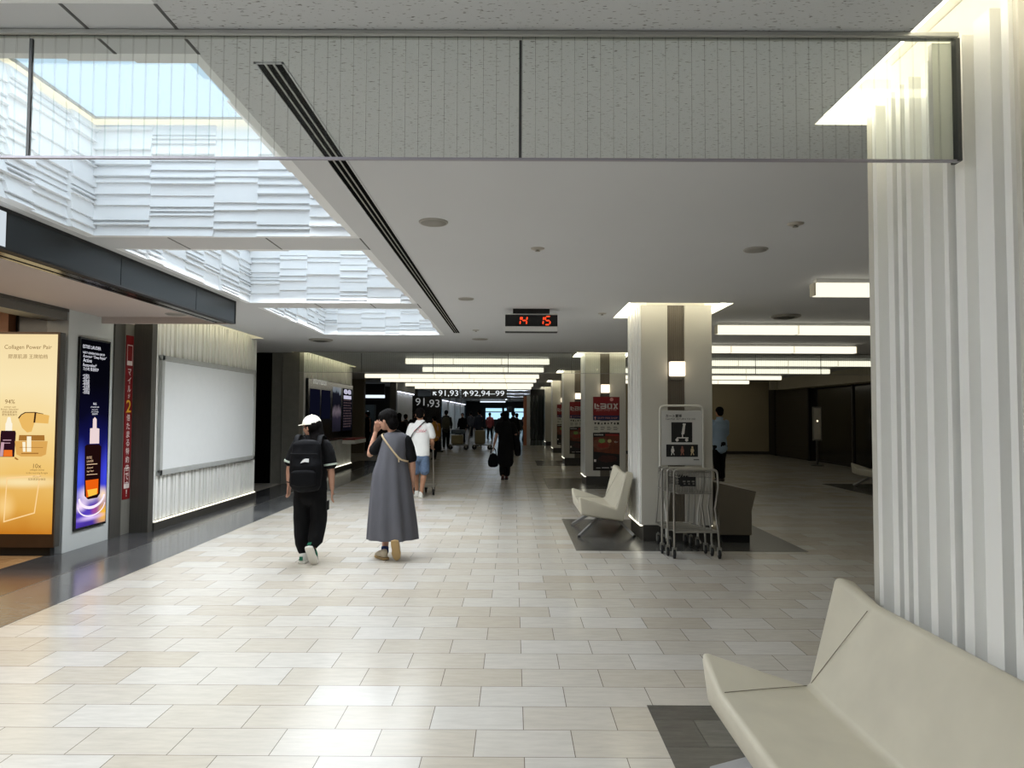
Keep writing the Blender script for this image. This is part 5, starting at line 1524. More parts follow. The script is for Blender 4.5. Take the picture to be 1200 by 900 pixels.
def torso_geo(mb, rings, k=1.0):
    """rings: (centre, rx, ry)"""
    otube(mb, [c for c, a, b in rings], [(a, b) for c, a, b in rings], 20)
def shoe(root, heel, f, u, L_, W, m_up, m_sole, accent=None, sole_t=.026):
    heel = V(heel); f = V(f).normalized(); u = V(u); u = (u - f * u.dot(f)).normalized(); s = f.cross(u)
    P = lambda a, b, c: heel + f * a + s * b + u * c
    mb = MB()
    otube(mb, [P(.045, 0, .055), P(.10, 0, .055), P(L_ - .10, 0, .045), P(L_ - .045, 0, .036)], [(W * .40, .046), (W * .42, .044), (W * .47, .034), (W * .44, .026)], 16, tuple(s))
    otube(mb, [P(.055, 0, .06), P(.06, 0, .088)], [(W * .36, .045), (W * .37, .045)], 16, tuple(s))
    o = skin('shoe', mb, m_up, root, .006, 3)
    prof = [(0, 0), (.01, .42), (.06, .47), (.12, .43), (L_ - .09, .52), (L_ - .03, .44), (L_, .12), (L_, -.12), (L_ - .03, -.40), (L_ - .09, -.50), (.12, -.42), (.06, -.47), (.01, -.42)]
    mb = MB(); mb.prism([P(a, b * W, 0) for a, b in prof], u * sole_t)
    part('sole', mb, m_sole, o, .005, 2)
    if accent:
        for sg in (-1, 1):
            mb = MB(); mb.prism([P(.10, sg * W * .44, .03), P(.17, sg * W * .49, .028), P(.15, sg * W * .46, .06), P(.09, sg * W * .43, .066)], s * sg * .004); part('side_patch', mb, accent, o)
        mb = MB(); mb.prism([P(.002, -.02, .035), P(.002, .02, .035), P(.006, .018, .075), P(.006, -.018, .075)], -f * .006); part('heel_patch', mb, accent, o)
    return o
def dome(mb, c, f, up, rad, umin, n=24, m=8):
    r, f, u = frame_of(f, up); c = V(c)
    t1 = math.acos(max(-1, min(1, umin / rad[2])))
    rings = []
    for i in range(1, m + 1):
        t = t1 * i / m
        rings.append([c + r * rad[0] * math.sin(t) * math.cos(2 * PI * k / n) + f * rad[1] * math.sin(t) * math.sin(2 * PI * k / n) + u * rad[2] * math.cos(t) for k in range(n)])
    mb.loft(rings, True, True, True)
def cloth_rings(mb, rings, n=72, folds=0, amp=0.0, ph=0.0, seed=1):
    """vertical garment: rings (c, rx, ry, foldfactor)"""
    rnd = random.Random(seed)
    ks = [(folds + i, rnd.uniform(0, 6.28), rnd.uniform(.4, 1)) for i in (0, 2, 5)] if folds else []
    rr = spline([(c[0], c[1], c[2], a, b, q) for c, a, b, q in rings], 5)
    R = []
    for x, y, z, a, b, q in rr:
        ring = []
        for k in range(n):
            t = 2 * PI * k / n
            w = 1 + q * amp * sum(g * math.sin(kk * t + p + z * 1.2) for kk, p, g in ks)
            ring.append((x + a * w * math.cos(t), y + b * w * math.sin(t), z))
        R.append(ring)
    mb.loft(R, True, True, True)

# ---------------------------------------------------------------- woman in the long grey dress
def woman_grey():
    Y0 = 7.88
    root = thing('person', 'person in a long charcoal dress, one hand raised to the face', 'person', (-1.31, Y0, 0))
    hc = V((-1.393, Y0 - .02, 1.528)); f = (-.88, .42, -.16)
    b = MB()
    head_geo(b, hc, f, k=.98)
    otube(b, [(-1.335, Y0, 1.36), (-1.345, Y0, 1.42), (-1.375, Y0 - .01, 1.47)], [.058, .050, .050])
    torso_geo(b, [((-1.32, Y0, .80), .15, .11), ((-1.32, Y0, .95), .14, .10), ((-1.315, Y0, 1.08), .12, .09), ((-1.312, Y0, 1.22), .135, .10), ((-1.31, Y0, 1.31), .125, .085), ((-1.325, Y0, 1.36), .075, .06)])
    arm_geo(b, (-1.447, Y0, 1.315), (-1.60, Y0 + .07, 1.14), (-1.545, Y0 + .10, 1.385), .95)
    hand_geo(b, (-1.545, Y0 + .10, 1.385), (.035, -.035, .12), (.9, .35, 0), .95, .30)
    arm_geo(b, (-1.175, Y0, 1.305), (-1.112, Y0 - .01, 1.06), (-1.114, Y0 + .05, .85), .95)
    hand_geo(b, (-1.114, Y0 + .05, .85), (-.04, .12, -1), (-.1, 1, 0), .95, .35)
    leg_geo(b, (-1.39, Y0, .80), (-1.395, Y0 + .05, .47), (-1.405, Y0 + .0, .10))
    leg_geo(b, (-1.26, Y0, .80), (-1.265, Y0 + .06, .54), (-1.258, Y0 - .13, .235))
    foot_geo(b, (-1.405, Y0, .10), (-1.385, Y0 - .05, .012), (-.62, .78, 0), (0, 0, 1), .22)
    ff = V((.012, .10, -.24)).normalized(); uu = V((0, .24, .10)).normalized()
    foot_geo(b, (-1.258, Y0 - .13, .235), (-1.258, Y0 - .215, .245), ff, uu, .22)
    skin('body', b, M_SKIN, root, .0045, 3)
    face_parts(root, hc, f, k=.98)
    # hair: short black bob
    h = MB(); r, fv, u = frame_of(f); R = Matrix((r, fv, u)).transposed()
    h.ell(hc + u * .032 - fv * .022, (.089, .104, .090), R)
    h.ell(hc - u * .034 - fv * .068, (.074, .058, .090), R)
    h.ell(hc + u * .066 + fv * .042, (.062, .050, .038), R)
    for s in (-1, 1): otube(h, [hc + r * s * .068 + fv * .045 + u * .05, hc + r * s * .076 + fv * .035 - u * .0], [.018, .010], 10)
    skin('hair', h, M_HAIR, root, .005, 2, (.006, 60, 60, 14))
    # black tee
    t = MB()
    torso_geo(t, [((-1.315, Y0, 1.02), .145, .112), ((-1.312, Y0, 1.2), .145, .112), ((-1.31, Y0, 1.30), .138, .092), ((-1.318, Y0, 1.355), .10, .075)])
    otube(t, [(-1.43, Y0, 1.315), (-1.50, Y0 + .03, 1.245), (-1.545, Y0 + .045, 1.185)], [.066, .064, .066])
    otube(t, [(-1.19, Y0, 1.305), (-1.145, Y0 - .004, 1.21), (-1.122, Y0 - .008, 1.10)], [.066, .060, .060])
    skin('tee_shirt', t, M_BLKC, root, .007, 3, (.004, 14, 14, 14), 'black short sleeve tee under the dress')
    # dress
    d = MB()
    cloth_rings(d, [((-1.318, Y0, 1.392), .074, .060, 0), ((-1.312, Y0, 1.372), .118, .080, .05), ((-1.31, Y0, 1.335), .150, .100, .1), ((-1.318, Y0, 1.22), .152, .122, .2), ((-1.338, Y0, 1.06), .170, .132, .4),
                    ((-1.345, Y0, .92), .200, .150, .6), ((-1.336, Y0, .6), .236, .185, .9), ((-1.330, Y0, .40), .256, .20, 1.0), ((-1.328, Y0, .222), .270, .21, 1.1)], 96, 5, .085, seed=4)
    o = part('dress', d, M_GREYC, root, label='long charcoal sleeveless dress')
    # socks, shoes
    m = MB(); otube(m, [(-1.405, Y0, .075), (-1.405, Y0 + .0, .125)], [.042, .041]); skin('sock', m, mat('blue_sock', (44, 62, 110), .8), root, .006, 2)
    shoe(root, (-1.372, Y0 - .075, .002), (-.62, .78, 0), (0, 0, 1), .25, .092, M_SHOEB, M_SOLE)
    shoe(root, (-1.262, Y0 - .245, .242), ff, uu, .25, .096, M_SHOEB, M_SOLE)
    return root
woman_grey()
def over_back(pts, y, m, w, name, root):
    mb = MB(); mb.tube(spline([tuple(p) for p in pts], 6), [(w, .004)] * (6 * (len(pts) - 1) + 1), 8, hint=(.5, 0, .5)); return part(name, mb, m, root)
bag = thing('crossbody_bag', 'thin beige crossbody strap over the back of the grey dress', 'bag', (-1.25, 7.8, 1.1))
over_back([(-1.43, 7.90, 1.372), (-1.442, 7.815, 1.362), (-1.39, 7.768, 1.29), (-1.25, 7.742, 1.122), (-1.185, 7.775, 1.085), (-1.15, 7.85, 1.07), (-1.155, 7.96, 1.05)], 0, M_STRAP, .011, 'strap', bag)
mb = MB(); mb.tube([(-1.245, 7.738, 1.12), (-1.238, 7.73, 1.07)], .006, 6); part('strap_end', mb, M_STRAP, bag)
mb = MB(); mb.box(-1.26, -1.11, 8.0, 8.06, .93, 1.07); part('pouch', mb, M_STRAP, bag, .015)

# ---------------------------------------------------------------- person in black with white cap
def person_cap():
    Y0 = 7.65
    root = thing('person', 'person in black with an off-white cap, wide black trousers and green sneakers, head turned left', 'person', (-2.17, Y0, 0))
    hc = V((-2.165, Y0, 1.452)); f = (-.88, .46, -.06)
    b = MB()
    head_geo(b, hc, f)
    otube(b, [(-2.165, Y0, 1.30), (-2.163, Y0, 1.36), (-2.16, Y0 - .005, 1.41)], [.060, .052, .052])
    torso_geo(b, [((-2.17, Y0, .74), .15, .11), ((-2.17, Y0, .90), .14, .10), ((-2.168, Y0, 1.10), .14, .10), ((-2.165, Y0, 1.25), .13, .09), ((-2.165, Y0, 1.31), .08, .065)])
    arm_geo(b, (-2.325, Y0, 1.265), (-2.398, Y0, .995), (-2.418, Y0 + .05, .832))
    hand_geo(b, (-2.418, Y0 + .05, .832), (-.07, .12, -1), (.2, 1, 0), 1, .35, thumb=-1)
    arm_geo(b, (-2.01, Y0, 1.255), (-1.952, Y0, .975), (-1.950, Y0 + .04, .785))
    hand_geo(b, (-1.950, Y0 + .04, .785), (-.04, .14, -1), (-.2, 1, 0), 1, .35)
    leg_geo(b, (-2.255, Y0, .72), (-2.255, Y0 + .03, .41), (-2.243, Y0 + .0, .09), .95)
    leg_geo(b, (-2.095, Y0, .72), (-2.09, Y0 + .05, .45), (-2.105, Y0 - .10, .19), .95)
    foot_geo(b, (-2.243, Y0, .09), (-2.24, Y0 - .04, .012), (.08, 1, 0), (0, 0, 1), .22)
    ff = V((.03, .115, -.19)).normalized(); uu = V((0, .19, .115)).normalized()
    foot_geo(b, (-2.105, Y0 - .10, .19), (-2.12, Y0 - .18, .20), ff, uu, .22)
    skin('body', b, M_SKIN, root, .0045, 3)
    face_parts(root, hc, f)
    r, fv, u = frame_of(f); R = Matrix((r, fv, u)).transposed()
    h = MB()
    h.ell(hc - fv * .025 + u * .01, (.086, .095, .092), R)
    otube(h, [hc - fv * .05 - u * .02, hc - fv * .06 - u * .09, V((-2.10, Y0 - .07, 1.29)), V((-2.085, Y0 - .09, 1.20))], [(.078, .05), (.082, .05), (.08, .04), (.05, .02)], 14)
    skin('hair', h, M_HAIR, root, .005, 2, (.006, 50, 50, 12), 'long black hair under the cap')
    c = MB(); dome(c, hc + u * .022, f, (0, 0, 1), (.093, .112, .105), .0)
    cap = part('cap', c, M_CAP, root, label='off-white baseball cap')
    c = MB()
    br = []
    for i in range(13):
        t = PI * i / 12
        br.append(hc + u * (.030 - .010 * math.cos(t) ** 2) + r * .075 * math.cos(t) + fv * (.085 + .088 * math.sin(t)) - u * .012 * math.sin(t))
    br += [hc + u * .03 + fv * .06 - r * .06, hc + u * .03 + fv * .06 + r * .06]
    c.prism(br, u * .007); part('peak', c, M_CAP, cap, .002, 1)
    c = MB(); c.ell(hc + u * .128, (.009, .009, .005), R, 10, 6); part('button', c, M_CAP, cap)
    t = MB()
    torso_geo(t, [((-2.172, Y0, .78), .180, .125), ((-2.17, Y0, .95), .165, .122), ((-2.168, Y0, 1.12), .160, .122), ((-2.165, Y0, 1.25), .152, .100), ((-2.165, Y0, 1.315), .10, .078)])
    otube(t, [(-2.305, Y0, 1.265), (-2.355, Y0 + .003, 1.17), (-2.382, Y0 + .005, 1.075)], [.070, .070, .073])
    otube(t, [(-2.03, Y0, 1.258), (-1.982, Y0 + .003, 1.16), (-1.962, Y0 + .005, 1.05)], [.070, .070, .072])
    sh = skin('shirt', t, M_BLKC, root, .007, 3, (.005, 12, 12, 10), 'black tee with pale sleeve hems')
    t = MB(); t.tube([(-2.378, Y0 + .005, 1.085), (-2.383, Y0 + .005, 1.065)], .0785, 24); t.tube([(-1.964, Y0 + .005, 1.06), (-1.961, Y0 + .005, 1.04)], .0775, 24); part('sleeve_hem', t, mat('pale_hem', (190, 200, 186), .8), sh)
    p = MB()
    otube(p, [(-2.172, Y0, .79), (-2.172, Y0, .70)], [(.178, .125), (.175, .125)], 20)
    otube(p, [(-2.26, Y0, .72), (-2.262, Y0 + .025, .42), (-2.252, Y0 + .012, .20), (-2.245, Y0 + .0, .13)], [(.088, .11), (.088, .10), (.078, .09), (.052, .06)], 16)
    otube(p, [(-2.088, Y0, .72), (-2.084, Y0 + .035, .44), (-2.098, Y0 - .05, .245), (-2.104, Y0 - .09, .205)], [(.09, .11), (.088, .10), (.078, .085), (.055, .06)], 16)
    pa = skin('trousers', p, M_BLKC, root, .007, 3, (.008, 9, 9, 8), 'wide black trousers')
    m = MB(); m.box(-1.995, -1.985, Y0 - .06, Y0 + .07, .56, .66); part('pocket_flap', m, M_BLKC, pa, .003, 1)
    m = MB(); m.lathe([(.029, -.009), (.031, 0), (.029, .009)], (-2.414, Y0 + .042, .862), (-.1, .2, -1), 18); part('bracelet', m, mat('dark_bracelet', (50, 28, 26), .4), root)
    shoe(root, (-2.242, Y0 - .065, .002), (.08, 1, 0), (0, 0, 1), .26, .098, M_SHOEW, M_SOLEW, M_GREEN)
    shoe(root, (-2.128, Y0 - .205, .205), ff, uu, .26, .098, M_BLKC, M_SOLEW, M_GREEN)
    return root
person_cap()
root = thing('backpack', 'dark backpack with a small white curved emblem, worn by the person in the cap', 'backpack', (-2.178, 7.46, 1.06))
p = MB()
otube(p, [(-2.172, 7.465, .84), (-2.170, 7.455, 1.05), (-2.168, 7.475, 1.27)], [(.165, .085), (.172, .09), (.15, .065)], 24)
skin('pack', p, M_NAVYC, root, .007, 3, (.010, 9, 9, 12))
p = MB(); otube(p, [(-2.172, 7.385, .86), (-2.172, 7.38, .98)], [(.132, .035), (.132, .04)], 20); skin('front_pocket', p, M_NAVYC, root, .007, 3, (.006, 12, 12, 12))
for x in (-2.29, -2.045):
    p = MB(); p.tube(spline([(x, 7.49, 1.27), (x, 7.55, 1.352), (x, 7.66, 1.352), (x, 7.765, 1.25), (x, 7.775, 1.0), (x, 7.70, .86)], 5), [(.028, .007)] * 26, 8, hint=(1, 0, 0)); part('shoulder_strap', p, M_NAVYC, root)
for z, w in ((1.17, .14),):
    p = MB(); p.tube([(-2.178 - w, 7.40, z), (-2.178, 7.355 if z < 1 else 7.36, z), (-2.178 + w, 7.40, z)], [(.010, .004)] * 3, 8, hint=(0, 0, 1)); part('compression_strap', p, M_BLKC, root)
p = MB()
pts = [(-2.236, 1.068)] + [(-2.236 + .085 * q / 8, 1.068 + .048 * math.sin(min(1, q / 5) * PI / 2)) for q in range(1, 9)] + [(-2.151, 1.078), (-2.19, 1.083)]
ey = 7.360
p.prism([V((a + .035, ey, z + .01)) for a, z in pts], (0, .02, 0)); part('emblem', p, mat('emblem_white', (236, 236, 236), .6), root, label='small white curved emblem')
p = MB(); p.tube(spline([(-2.2, 7.43, 1.325), (-2.19, 7.43, 1.36), (-2.16, 7.43, 1.36), (-2.15, 7.43, 1.325)], 4), .007, 6); part('grab_loop', p, M_BLKC, root)

# ---------------------------------------------------------------- man in white tee pushing a cart
def man_white():
    Y0 = 13.6; cx = -1.775
    root = thing('person', 'man in a white tee and denim shorts pushing a narrow cart', 'person', (cx, Y0, 0))
    hc = V((-1.79, Y0, 1.585)); f = (-.15, 1, -.08)
    b = MB(); head_geo(b, hc, f, k=1.05)
    otube(b, [(cx, Y0, 1.40), (cx - .008, Y0, 1.48), (-1.788, Y0, 1.53)], [.066, .058, .058])
    torso_geo(b, [((cx, Y0, .80), .16, .11), ((cx, Y0, .98), .15, .10), ((cx, Y0, 1.2), .165, .11), ((cx, Y0, 1.35), .15, .095), ((cx, Y0, 1.42), .08, .07)])
    for s in (-1, 1):
        sh = (cx + s * .185, Y0, 1.36); el = (cx + s * .228, Y0 + .03, 1.07); wr = (cx + s * .205, Y0 + .20, .93)
        arm_geo(b, sh, el, wr, 1.1); hand_geo(b, wr, (0, 1, -.25), (-s, .1, .3), 1.1, .6, .6, thumb=s)
    leg_geo(b, (-1.685, Y0, .82), (-1.70, Y0 + .03, .46), (-1.745, Y0 - .01, .09), 1.05)
    leg_geo(b, (-1.86, Y0, .82), (-1.87, Y0 + .16, .48), (-1.87, Y0 + .26, .10), 1.05)
    foot_geo(b, (-1.745, Y0 - .01, .09), (-1.75, Y0 - .05, .012), (0, 1, 0), (0, 0, 1), .24)
    foot_geo(b, (-1.87, Y0 + .26, .10), (-1.87, Y0 + .22, .012), (0, 1, 0), (0, 0, 1), .24)
    skin('body', b, M_SKIN2, root, .0065, 3)
    face_parts(root, hc, f, k=1.05)
    r, fv, u = frame_of(f); R = Matrix((r, fv, u)).transposed()
    h = MB(); h.ell(hc + u * .038 - fv * .028, (.089, .098, .088), R); h.ell(hc - u * .01 - fv * .052, (.074, .062, .075), R)
    skin('hair', h, M_HAIR, root, .007, 2, (.006, 60, 60, 20))
    t = MB()
    torso_geo(t, [((cx + .01, Y0, .80), .172, .125), ((cx + .005, Y0, 1.0), .175, .125), ((cx, Y0, 1.2), .185, .128), ((cx, Y0, 1.35), .175, .110), ((cx, Y0, 1.43), .10, .08)])
    for s in (-1, 1): otube(t, [(cx + s * .165, Y0, 1.36), (cx + s * .205, Y0 + .01, 1.26), (cx + s * .225, Y0 + .02, 1.165)], [.072, .068, .07])
    sh = skin('tee_shirt', t, M_WHITEC, root, .009, 3, (.006, 9, 9, 9), 'white tee with faint pink script on the back')
    pm = MB(); rnd = random.Random(2)
    yb = Y0 - .139
    pm.tube(spline([(-1.90, yb + .006, 1.22), (-1.86, yb, 1.28), (-1.80, yb + .003, 1.33), (-1.74, yb + .01, 1.36)], 4), .006, 5)
    pm.tube(spline([(-1.80 + .012 * q, yb + .003 + .0005 * q, 1.275 + .018 * math.sin(q * 1.7)) for q in range(14)], 3), .004, 5)
    pm.tube([(-1.84, yb, 1.245), (-1.66, yb + .012, 1.255)], .003, 5)
    part('script_print', pm, mat('pink_print', (226, 120, 132), .7), sh)
    p = MB()
    otube(p, [(cx, Y0, .84), (cx, Y0, .76)], [(.165, .12), (.168, .125)], 20)
    otube(p, [(-1.685, Y0, .78), (-1.685, Y0 + .01, .50)], [(.085, .11), (.096, .11)], 16); otube(p, [(-1.865, Y0, .78), (-1.868, Y0 + .09, .50)], [(.085, .11), (.096, .11)], 16)
    skin('shorts', p, M_DENIM, root, .009, 3, (.005, 12, 12, 12))
    shoe(root, (-1.75, Y0 - .07, .002), (-.1, 1, 0), (0, 0, 1), .28, .105, M_SHOEW, M_SOLEW)
    shoe(root, (-1.87, Y0 + .20, .002), (0, 1, 0), (0, 0, 1), .28, .105, M_SHOEW, M_SOLEW)
    return root
man_white()
bag = thing('sling_bag', 'black sling strap across the back of the white tee', 'bag', (-1.78, 13.5, 1.3))
mb = MB(); mb.tube(spline([(-1.66, 13.62, 1.452), (-1.70, 13.525, 1.43), (-1.80, 13.468, 1.33), (-1.90, 13.475, 1.22), (-1.95, 13.54, 1.12), (-1.955, 13.65, 1.08)], 4), [(.02, .006)] * 21, 8, hint=(.5, 0, .6)); part('strap', mb, M_BLKC, bag)
mb = MB(); mb.box(-1.95, -1.74, 13.74, 13.82, 1.02, 1.2); part('pouch', mb, M_BLKC, bag, .03, 3)
root = thing('push_cart', 'narrow luggage cart pushed by the man in the white tee', 'cart', (-1.76, 14.1, 0))
mb = MB(); mb.tube(rounded([(-1.965, 13.98, .12), (-1.965, 13.83, .98), (-1.555, 13.83, .98), (-1.555, 13.98, .12)], .06), .014, 8); part('handle_frame', mb, M_CHROME, root)
mb = MB(); mb.box(-1.97, -1.55, 13.98, 14.5, .15, .18); part('platform', mb, M_STEEL, root, .005)
for xx, yy_, in ((-1.93, 14.02), (-1.56, 14.02), (-1.76, 14.45)):
    mb = MB(); mb.lathe([(.04, -.018), (.07, -.014), (.07, .014), (.04, .018)], (xx, yy_, .07), (1, 0, 0), 16); w = part('wheel', mb, M_RUBBER, root)
    mb = MB(); mb.box(xx - .026, xx + .026, yy_ - .02, yy_ + .02, .075, .155); part('fork', mb, M_BLACKM, w)

# ---------------------------------------------------------------- woman in black with a handbag
def woman_black():
    Y0 = 17.3; cx = -.18
    root = thing('person', 'person all in black with a handbag in one hand and coat over the arm', 'person', (cx, Y0, 0))
    hc = V((cx, Y0, 1.555)); f = (0, 1, -.1)
    b = MB(); head_geo(b, hc, f)
    otube(b, [(cx, Y0, 1.38), (cx, Y0, 1.50)], [.058, .052])
    torso_geo(b, [((cx, Y0, .80), .16, .11), ((cx, Y0, 1.0), .14, .10), ((cx, Y0, 1.22), .145, .10), ((cx, Y0, 1.36), .12, .085)])
    arm_geo(b, (cx - .17, Y0, 1.33), (cx - .235, Y0 - .02, 1.05), (cx - .29, Y0, .82)); hand_geo(b, (cx - .29, Y0, .82), (-.1, .05, -1), (.2, 1, 0), 1, .9, .4, -1)
    arm_geo(b, (cx + .17, Y0, 1.33), (cx + .25, Y0, 1.06), (cx + .22, Y0 + .2, .98)); hand_geo(b, (cx + .22, Y0 + .2, .98), (-.4, 1, 0), (-.3, 0, 1), 1, .4)
    leg_geo(b, (cx - .08, Y0, .80), (cx - .08, Y0 + .03, .46), (cx - .07, Y0 - .02, .09)); leg_geo(b, (cx + .07, Y0, .80), (cx + .05, Y0 + .12, .46), (cx + .02, Y0 + .08, .09))
    foot_geo(b, (cx - .07, Y0 - .02, .09), (cx - .07, Y0 - .06, .012), (0, 1, 0), (0, 0, 1)); foot_geo(b, (cx + .02, Y0 + .08, .09), (cx + .02, Y0 + .04, .012), (0, 1, 0), (0, 0, 1))
    skin('body', b, M_SKIN, root, .0065, 3)
    face_parts(root, hc, f)
    h = MB(); h.ell(hc + V((0, -.03, .03)), (.09, .10, .092)); h.ell(hc + V((0, -.06, -.04)), (.08, .06, .09)); skin('hair', h, M_HAIR, root, .007, 2, (.006, 50, 50, 16))
    t = MB()
    torso_geo(t, [((cx, Y0, .74), .20, .15), ((cx, Y0, .95), .18, .13), ((cx, Y0, 1.2), .175, .13), ((cx, Y0, 1.34), .165, .11), ((cx, Y0, 1.42), .09, .075)])
    otube(t, [(cx - .155, Y0, 1.33), (cx - .205, Y0 - .01, 1.18)], [.078, .08]); otube(t, [(cx + .155, Y0, 1.33), (cx + .215, Y0, 1.16)], [.078, .08])
    otube(t, [(cx, Y0, .80), (cx - .005, Y0, .60), (cx + .005, Y0, .42)], [(.19, .15), (.20, .16), (.19, .165)], 20)
    skin('tunic', t, M_BLKC, root, .009, 3, (.010, 7, 7, 5))
    p = MB(); otube(p, [(cx - .075, Y0, .6), (cx - .075, Y0 + .02, .13)], [.09, .075]); otube(p, [(cx + .05, Y0 + .05, .6), (cx + .03, Y0 + .09, .13)], [.09, .075]); skin('trousers', p, M_BLKC, root, .009, 3, (.006, 8, 8, 8))
    for hx, hy in ((cx - .07, Y0 - .08), (cx + .02, Y0 + .02)): shoe(root, (hx, hy, .002), (0, 1, 0), (0, 0, 1), .25, .09, mat('maroon_shoe', (74, 34, 30), .5), M_SHOEK)
woman_black()
root = thing('handbag', 'black rounded handbag hanging from the hand of the person in black', 'bag', (-.48, 17.3, .28))
p = MB(); otube(p, [(-.485, 17.3, .36), (-.482, 17.3, .46), (-.478, 17.3, .60)], [(.125, .07), (.13, .08), (.09, .05)], 20); skin('pouch', p, M_BLKC, root, .009, 3, (.01, 10, 10, 10))
p = MB(); p.tube(spline([(-.55, 17.3, .62), (-.52, 17.3, .74), (-.475, 17.31, .772), (-.43, 17.3, .72), (-.41, 17.3, .60)], 5), .012, 8); part('handle', p, M_BLKC, root)
p = MB(); p.ell((-.535, 17.29, .63), (.025, .02, .015)); part('clasp', p, mat('bag_clasp', (150, 150, 150), .3, .8), root)
root = thing('coat', 'black coat draped over the right arm of the person in black', 'coat', (.08, 17.35, .55))
p = MB(); otube(p, [(.055, 17.36, 1.08), (.09, 17.36, .90), (.115, 17.36, .62)], [(.075, .10), (.10, .13), (.075, .11)], 18); skin('drape', p, M_BLKC, root, .009, 3, (.02, 7, 7, 4))
p = MB(); otube(p, [(.02, 17.40, .98), (.03, 17.46, .75)], [(.06, .05), (.055, .05)], 14); skin('sleeve', p, M_BLKC, root, .009, 3, (.01, 9, 9, 9))

# ---------------------------------------------------------------- other people, simpler but whole figures
def walker(x, y, label, head=0.0, hgt=1.68, top=M_BLKC, bottom=M_BLKC, hair=M_HAIR, shoe_m=M_SHOEK, arms=(0, 0), stride=.12, voxel=.012, long_hair=False, top_long=.80, sleeves=1.0, skin_m=M_SKIN, lean=0.0):
    k = hgt / 1.68
    root = thing('person', label, 'person', (x, y, 0))
    c, s = math.cos(head), math.sin(head)
    def W(a, b, z): return V((x + (a * c - b * s) * k, y + (a * s + b * c) * k, z * k))
    fd = V((-s, c, 0)); rd = V((c, s, 0))
    b = MB(); hc = W(0, .02 + lean, 1.575); head_geo(b, hc, fd, k=k)
    otube(b, [W(0, lean * .8, 1.38), W(0, .01 + lean, 1.51)], [.06 * k, .054 * k])
    torso_geo(b, [(W(0, 0, .84), .155 * k, .11 * k), (W(0, .01, 1.0), .14 * k, .10 * k), (W(0, lean * .6, 1.22), .155 * k, .105 * k), (W(0, lean * .8, 1.37), .13 * k, .09 * k)])
    el, wr = [], []
    for i, sg in enumerate((-1, 1)):
        fw = arms[i]
        e = W(sg * .225, .02 + fw * .12 + lean * .6, 1.09); w = W(sg * (.235 - fw * .06), .07 + fw * .32 + lean * .4, .86 + fw * .16)
        el.append(e); wr.append(w)
        arm_geo(b, W(sg * .175, lean * .8, 1.345), e, w, k); hand_geo(b, w, fd * (.15 + fw) + V((0, 0, -1 + fw * .9)), fd + V((0, 0, .3)), k, .4, .8, -sg)
    an = []
    for sg in (-1, 1):
        kn = W(sg * .085, .03 + sg * stride * .5, .47); a = W(sg * .085, sg * stride, .095)
        leg_geo(b, W(sg * .085, 0, .84), kn, a, k); foot_geo(b, a, a - fd * .04 * k + V((0, 0, -.083 * k)), fd, (0, 0, 1), .23 * k); an.append((kn, a))
    skin('body', b, skin_m, root, voxel * .8, 2)
    h = MB(); u = V((0, 0, 1)); R = Matrix((rd, fd, u)).transposed()
    h.ell(hc + (u * .036 - fd * .026) * k, (.090 * k, .099 * k, .088 * k), R); h.ell(hc + (-u * .015 - fd * .052) * k, (.076 * k, .062 * k, .08 * k), R)
    if long_hair: otube(h, [hc - fd * .06 * k, hc - fd * .085 * k - u * .2 * k], [(.08 * k, .04 * k), (.07 * k, .03 * k)], 12, tuple(rd))
    skin('hair', h, hair, root, voxel * .8, 2)
    t = MB()
    otube(t, [W(0, 0, top_long), W(0, .01, 1.0), W(0, lean * .6, 1.22), W(0, lean * .8, 1.36), W(0, lean * .9, 1.42)], [(.18 * k, .13 * k), (.168 * k, .125 * k), (.178 * k, .128 * k), (.165 * k, .108 * k), (.09 * k, .075 * k)], 20, tuple(rd))
    for i, sg in enumerate((-1, 1)):
        shd = W(sg * .165, lean * .8, 1.345)
        if sleeves >= 1: otube(t, [shd, el[i], el[i].lerp(wr[i], .9)], [.07 * k, .058 * k, .046 * k])
        else: otube(t, [shd, shd.lerp(el[i], .6)], [.075 * k, .07 * k])
    skin('top', t, top, root, voxel, 2, (.008, 8, 8, 7))
    p = MB(); otube(p, [W(0, 0, .90), W(0, 0, .80)], [(.16 * k, .12 * k), (.165 * k, .125 * k)], 18, tuple(rd))
    for i, sg in enumerate((-1, 1)): otube(p, [W(sg * .085, 0, .82), an[i][0], an[i][1] + V((0, 0, .02))], [.098 * k, .078 * k, .062 * k])
    skin('trousers', p, bottom, root, voxel, 2, (.006, 8, 8, 8))
    for sg, (kn, a) in zip((-1, 1), an):
        m = MB(); hl = a - fd * .065 * k; hl.z = .02
        otube(m, [hl + V((0, 0, .028)) + fd * .03, hl + V((0, 0, .03)) + fd * .13, hl + V((0, 0, .018)) + fd * .22], [(.044, .042), (.048, .042), (.04, .028)], 12, tuple(rd))
        skin('shoe', m, shoe_m, root, .012, 2)
    return root
PXW = lambda px, Y: (px - 601.5) * Y / 832
walker(4.93, 17.0, 'man in a pale blue shirt and dark trousers, half hidden behind the column at right', .25, 1.78, M_BLUEC, M_BLKC, arms=(.4, .5), stride=.05, voxel=.008, top_long=.74, sleeves=1.0, skin_m=M_SKIN2)
M_OLIVE = mat('dark_olive_cloth', (46, 46, 38), .85, var=.15); M_MUST = mat('mustard_cloth', (176, 120, 34), .8, var=.1); M_DKBLUE = mat('dark_blue_cloth', (34, 42, 58), .85, var=.15); M_DKGREY = mat('dark_grey_cloth', (52, 52, 54), .85, var=.15); M_REDC = mat('dull_red_cloth', (120, 44, 40), .8)
walker(PXW(468, 23.5), 23.5, 'long-haired person in dark clothes close behind the one in the grey dress', .1, 1.60, M_BLKC, M_BLKC, long_hair=True)
